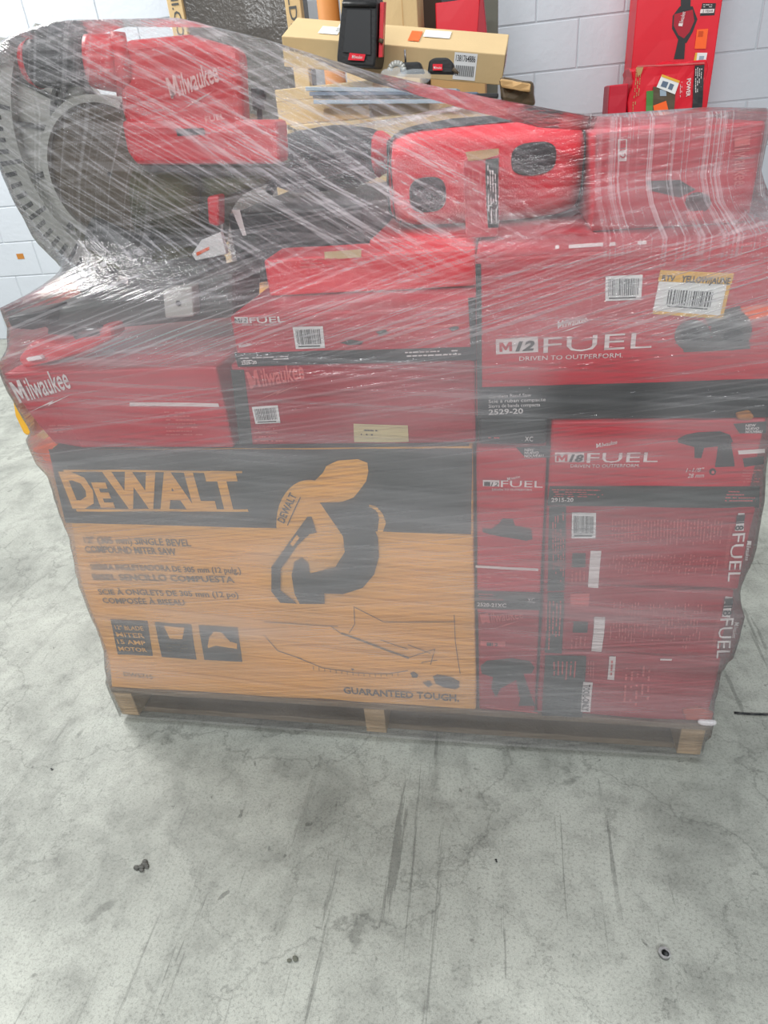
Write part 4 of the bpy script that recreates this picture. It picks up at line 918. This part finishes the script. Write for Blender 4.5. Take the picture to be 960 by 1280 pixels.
ox = at(612, 20, 2.7).x; q = B(); q.box(ox - .035, ox + .035, 2.75, 2.85, 0, 1.9, mat('olive_board', (104, 104, 94), .7), bev=.003, cell=.3); tag(q.build('grey_board'), 'narrow grey-green board against the white wall right of the red lidded box', 'board')

# tall red box leaning against the wall, right
lt = at(795, 0, 2.9); rt_ = at(903, 0, 2.9); Yr = 2.9
tb = thing('tall_red_carton', 'tall red printed carton standing upright against the white wall at the right', 'box', (1.57, 3.0, 0))
X0 = 1.389; X1 = 1.745
q = B(); q.box(X0, X1, Yr, 3.12, 0, 1.75, REDB, bev=.004, cell=.12)
q.pq(Yr, [(841, 20), (850, 8), (866, 8), (872, 24), (866, 40), (858, 54), (848, 50), (840, 36)], BLK); q.pq(Yr, [(843, 18), (866, 12), (868, 26), (862, 40), (855, 48), (848, 44), (842, 32)], RED2, .001)
q.pq(Yr, [(851, -20), (864, -20), (863, 12), (851, 14)], BLK, .0012); q.pq(Yr, [(848, 48), (857, 48), (856, 62), (855, 74), (842, 74), (845, 62)], BLK, .0012)
q.pt(Yr, 'Milwaukee', (853, 33), (857, 15), 6, WHT, .002, shear=.3)
q.pq(Yr, [(878, 4), (895, 4), (893, 19), (875, 20)], BLK); q.pq(Yr, [(876, 11.5), (893, 11), (892, 16), (875, 16.5)], WHT, .0012); q.pt(Yr, '2 YEAR', (878, 15.5), (891, 15), 3, BLK, .0018)
q.pfill(Yr, [(879, 5), (893, 5), (892, 10), (878, 10)], 2, WHT, 3, .0012)
q.build('carton_body', tb, dents(.002, 5, 21))
q = B(); q.pq(Yr, [(871, 37), (885, 36), (882, 61), (868, 61)], ORG, .0025); q.pq(Yr, [(873, 39), (879, 39), (878, 46), (872, 46)], mat('dark_orange_print', (200, 70, 20)), .003); x = q.build('label', tb); x['label'] = 'orange sticker'
q = B(); q.pq(Yr, [(869, 66), (884, 66), (882, 76), (867, 76)], PAPER, .0025); q.pq(Yr, [(869, 66), (871.5, 66), (870, 76), (867, 76)], YEL, .003); q.pq(Yr, [(874, 70), (880, 70), (879, 75), (873, 75)], DUSTL, .003); x = q.build('label', tb); x['label'] = 'white and yellow label'

# crushed red box and small red box on a hidden stack
Yq = 2.45
cA = at(790, 84, Yq); cB = at(884, 80, Yq); cBt = at(790, 150, Yq)
q = B(); q.box(1.16, 1.66, Yq + .03, 2.75, 0, .9, KRAFT, bev=.004, cell=.15); tag(q.build('kraft_carton'), 'kraft carton hidden below the crushed red box by the wall', 'box')
def cr(v): 
    t = (v.z - .9) / .27
    return Vector((v.x + .01 * math.sin(v.z * 40) * t, v.y, v.z + (.018 * noise.noise(v * 11) + .03 * (v.x - 1.5)) * max(0, t)))
ct = thing('crushed_red_carton', 'crushed red box with a black stripe and barcode sticker before the tall red carton', 'box', (1.45, 2.6, .9))
q = B(); q.box(cA.x, cB.x, Yq, 2.7, .9, cA.z, REDB, bev=.006, cell=.03, shape=cr)
q.pq(Yq, [(868, 82), (880, 81), (876, 152), (863, 152)], BLK, .004)
q.pt(Yq, 'POWER', (858, 99), (857, 121), 5.5, WHT, .005, bold=.02); q.pfill(Yq, [(849, 100), (853, 100), (852, 124), (849, 124)], 2, WHT, 5, .005, vertical=True)
q.pfill(Yq, [(868, 84), (878, 84), (876, 118), (868, 118)], 4, WHT, 6, .005, vertical=True)
q.pq(Yq, [(808, 114), (816, 113), (815, 141), (807, 141)], GRN, .004); q.pq(Yq, [(816, 108), (844, 112), (842, 139), (815, 139)], BRWN, .004); q.pq(Yq, [(824, 112), (832, 112), (832, 120), (824, 120)], DUSTL, .005)
q.pfill(Yq, [(794, 84), (802, 84), (798, 140), (790, 140)], 3, KRAFT, 8, .004, vertical=True); q.pq(Yq, [(795, 84), (804, 83), (801, 92), (796, 96)], KRAFT, .0045)
q.pq(Yq, [(796, 82), (880, 78), (880, 80), (796, 84)], SAL, .005)
q.build('carton_body', ct, dents(.005, 12, 33))
q = B(); q.pq(Yq, [(827, 93), (849, 101), (843, 118), (820, 109)], PAPER, .007); q.pq(Yq, [(827, 93), (849, 101), (848, 104), (826, 96)], YEL, .0075); q.pq(Yq, [(828, 101), (835, 103), (832, 110), (825, 108)], DUST, .0075); q.pq(Yq, [(837, 104), (842, 106), (839, 113), (834, 111)], DUST, .0075); x = q.build('label', ct); x['label'] = 'white and yellow price label'
q = B(); q.pq(Yq, [(816, 132), (832, 126), (837, 146), (818, 146)], ORG, .007); x = q.build('label', ct); x['label'] = 'orange sticker'
sA = at(762, 106, Yq - .01); sB = at(790, 104, Yq - .01)
q = B(); q.box(sA.x, sB.x - .014, Yq - .02, 2.62, .9, sA.z - .002, RED, bev=.005, cell=.04); tag(q.build('small_red_carton', None, dents(.004, 9, 13)), 'small plain red box left of the crushed red box', 'box')

# ------------------------------------------------------------------ little things on the floor and wall
def debris(name, label, cat, px, py, r, M, seed, n=6):
    c = atz(px, py, 0); q = B(); rr = random.Random(seed)
    for _ in range(n):
        a = rr.uniform(0, 6.28); d = rr.uniform(0, r * 1.3); s_ = rr.uniform(.3, .8) * r
        p = Vector((c.x + d * math.cos(a), c.y + d * math.sin(a), s_ * .35))
        q.superell(tuple(p), (s_, s_ * .7, s_ * .35), M, .8, .8, n=10, m=6, nz=s_ * .5)
    return tag(q.build(name), label, cat, 'specks of dirt on the floor')
debris('metal_shavings', 'small grey clump of debris on the floor at the lower left', 'debris', 177, 1085, .009, mat('grey_debris', (70, 70, 66), .6, vary=.5, scale=200), 3, 9)
debris('dirt_crumb', 'tiny dark crumb on the floor left of the pallet', 'debris', 64, 961, .004, TBLK, 4, 3)
debris('dirt_crumb', 'dark dirt fleck on the floor at the lower centre left', 'debris', 366, 1198, .006, mat('dirt', (90, 92, 82), .8), 5, 4)
debris('dirt_crumb', 'small dark crumb on the floor in front of the pallet, right of centre', 'debris', 620, 1075, .003, TBLK, 6, 2)
c = atz(830, 1193, 0)
q = B(); q.ring((0, 0), .0045, .0085, 0, 2 * math.pi, -.0025, .0025, STEEL, 24)
for v in q.bm.verts: v.co = Vector((c.x + v.co.x, c.y + v.co.z, .003 + v.co.y))
q.cyl((c.x, c.y, .001), (c.x + .004, c.y - .002, .007), .004, .003, BLK, 12)
tag(q.build('metal_nut'), 'small round metal nut on the floor at the lower right', 'nut')
q = B(); P = [atz(x, y, .003) for x, y in ((918, 891), (935, 892.5), (950, 893), (975, 893.5))]; q.tube(P, .0022, BLK); tag(q.build('floor_cable'), 'thin black cord on the floor at the right edge', 'cord')
t_ = at(25.5, 320.5, WY - .004); q = B(); q.box(t_.x - .027, t_.x + .022, WY - .0015, WY - .0005, t_.z - .016, t_.z + .016, mat('amber_tag', (178, 118, 50)), bev=0, cell=.02); tag(q.build('wall_sticker', None), 'small amber sticker on the white block wall at the left', 'sticker')

for o in sc.objects:
    if '_b' in o: del o['_b']
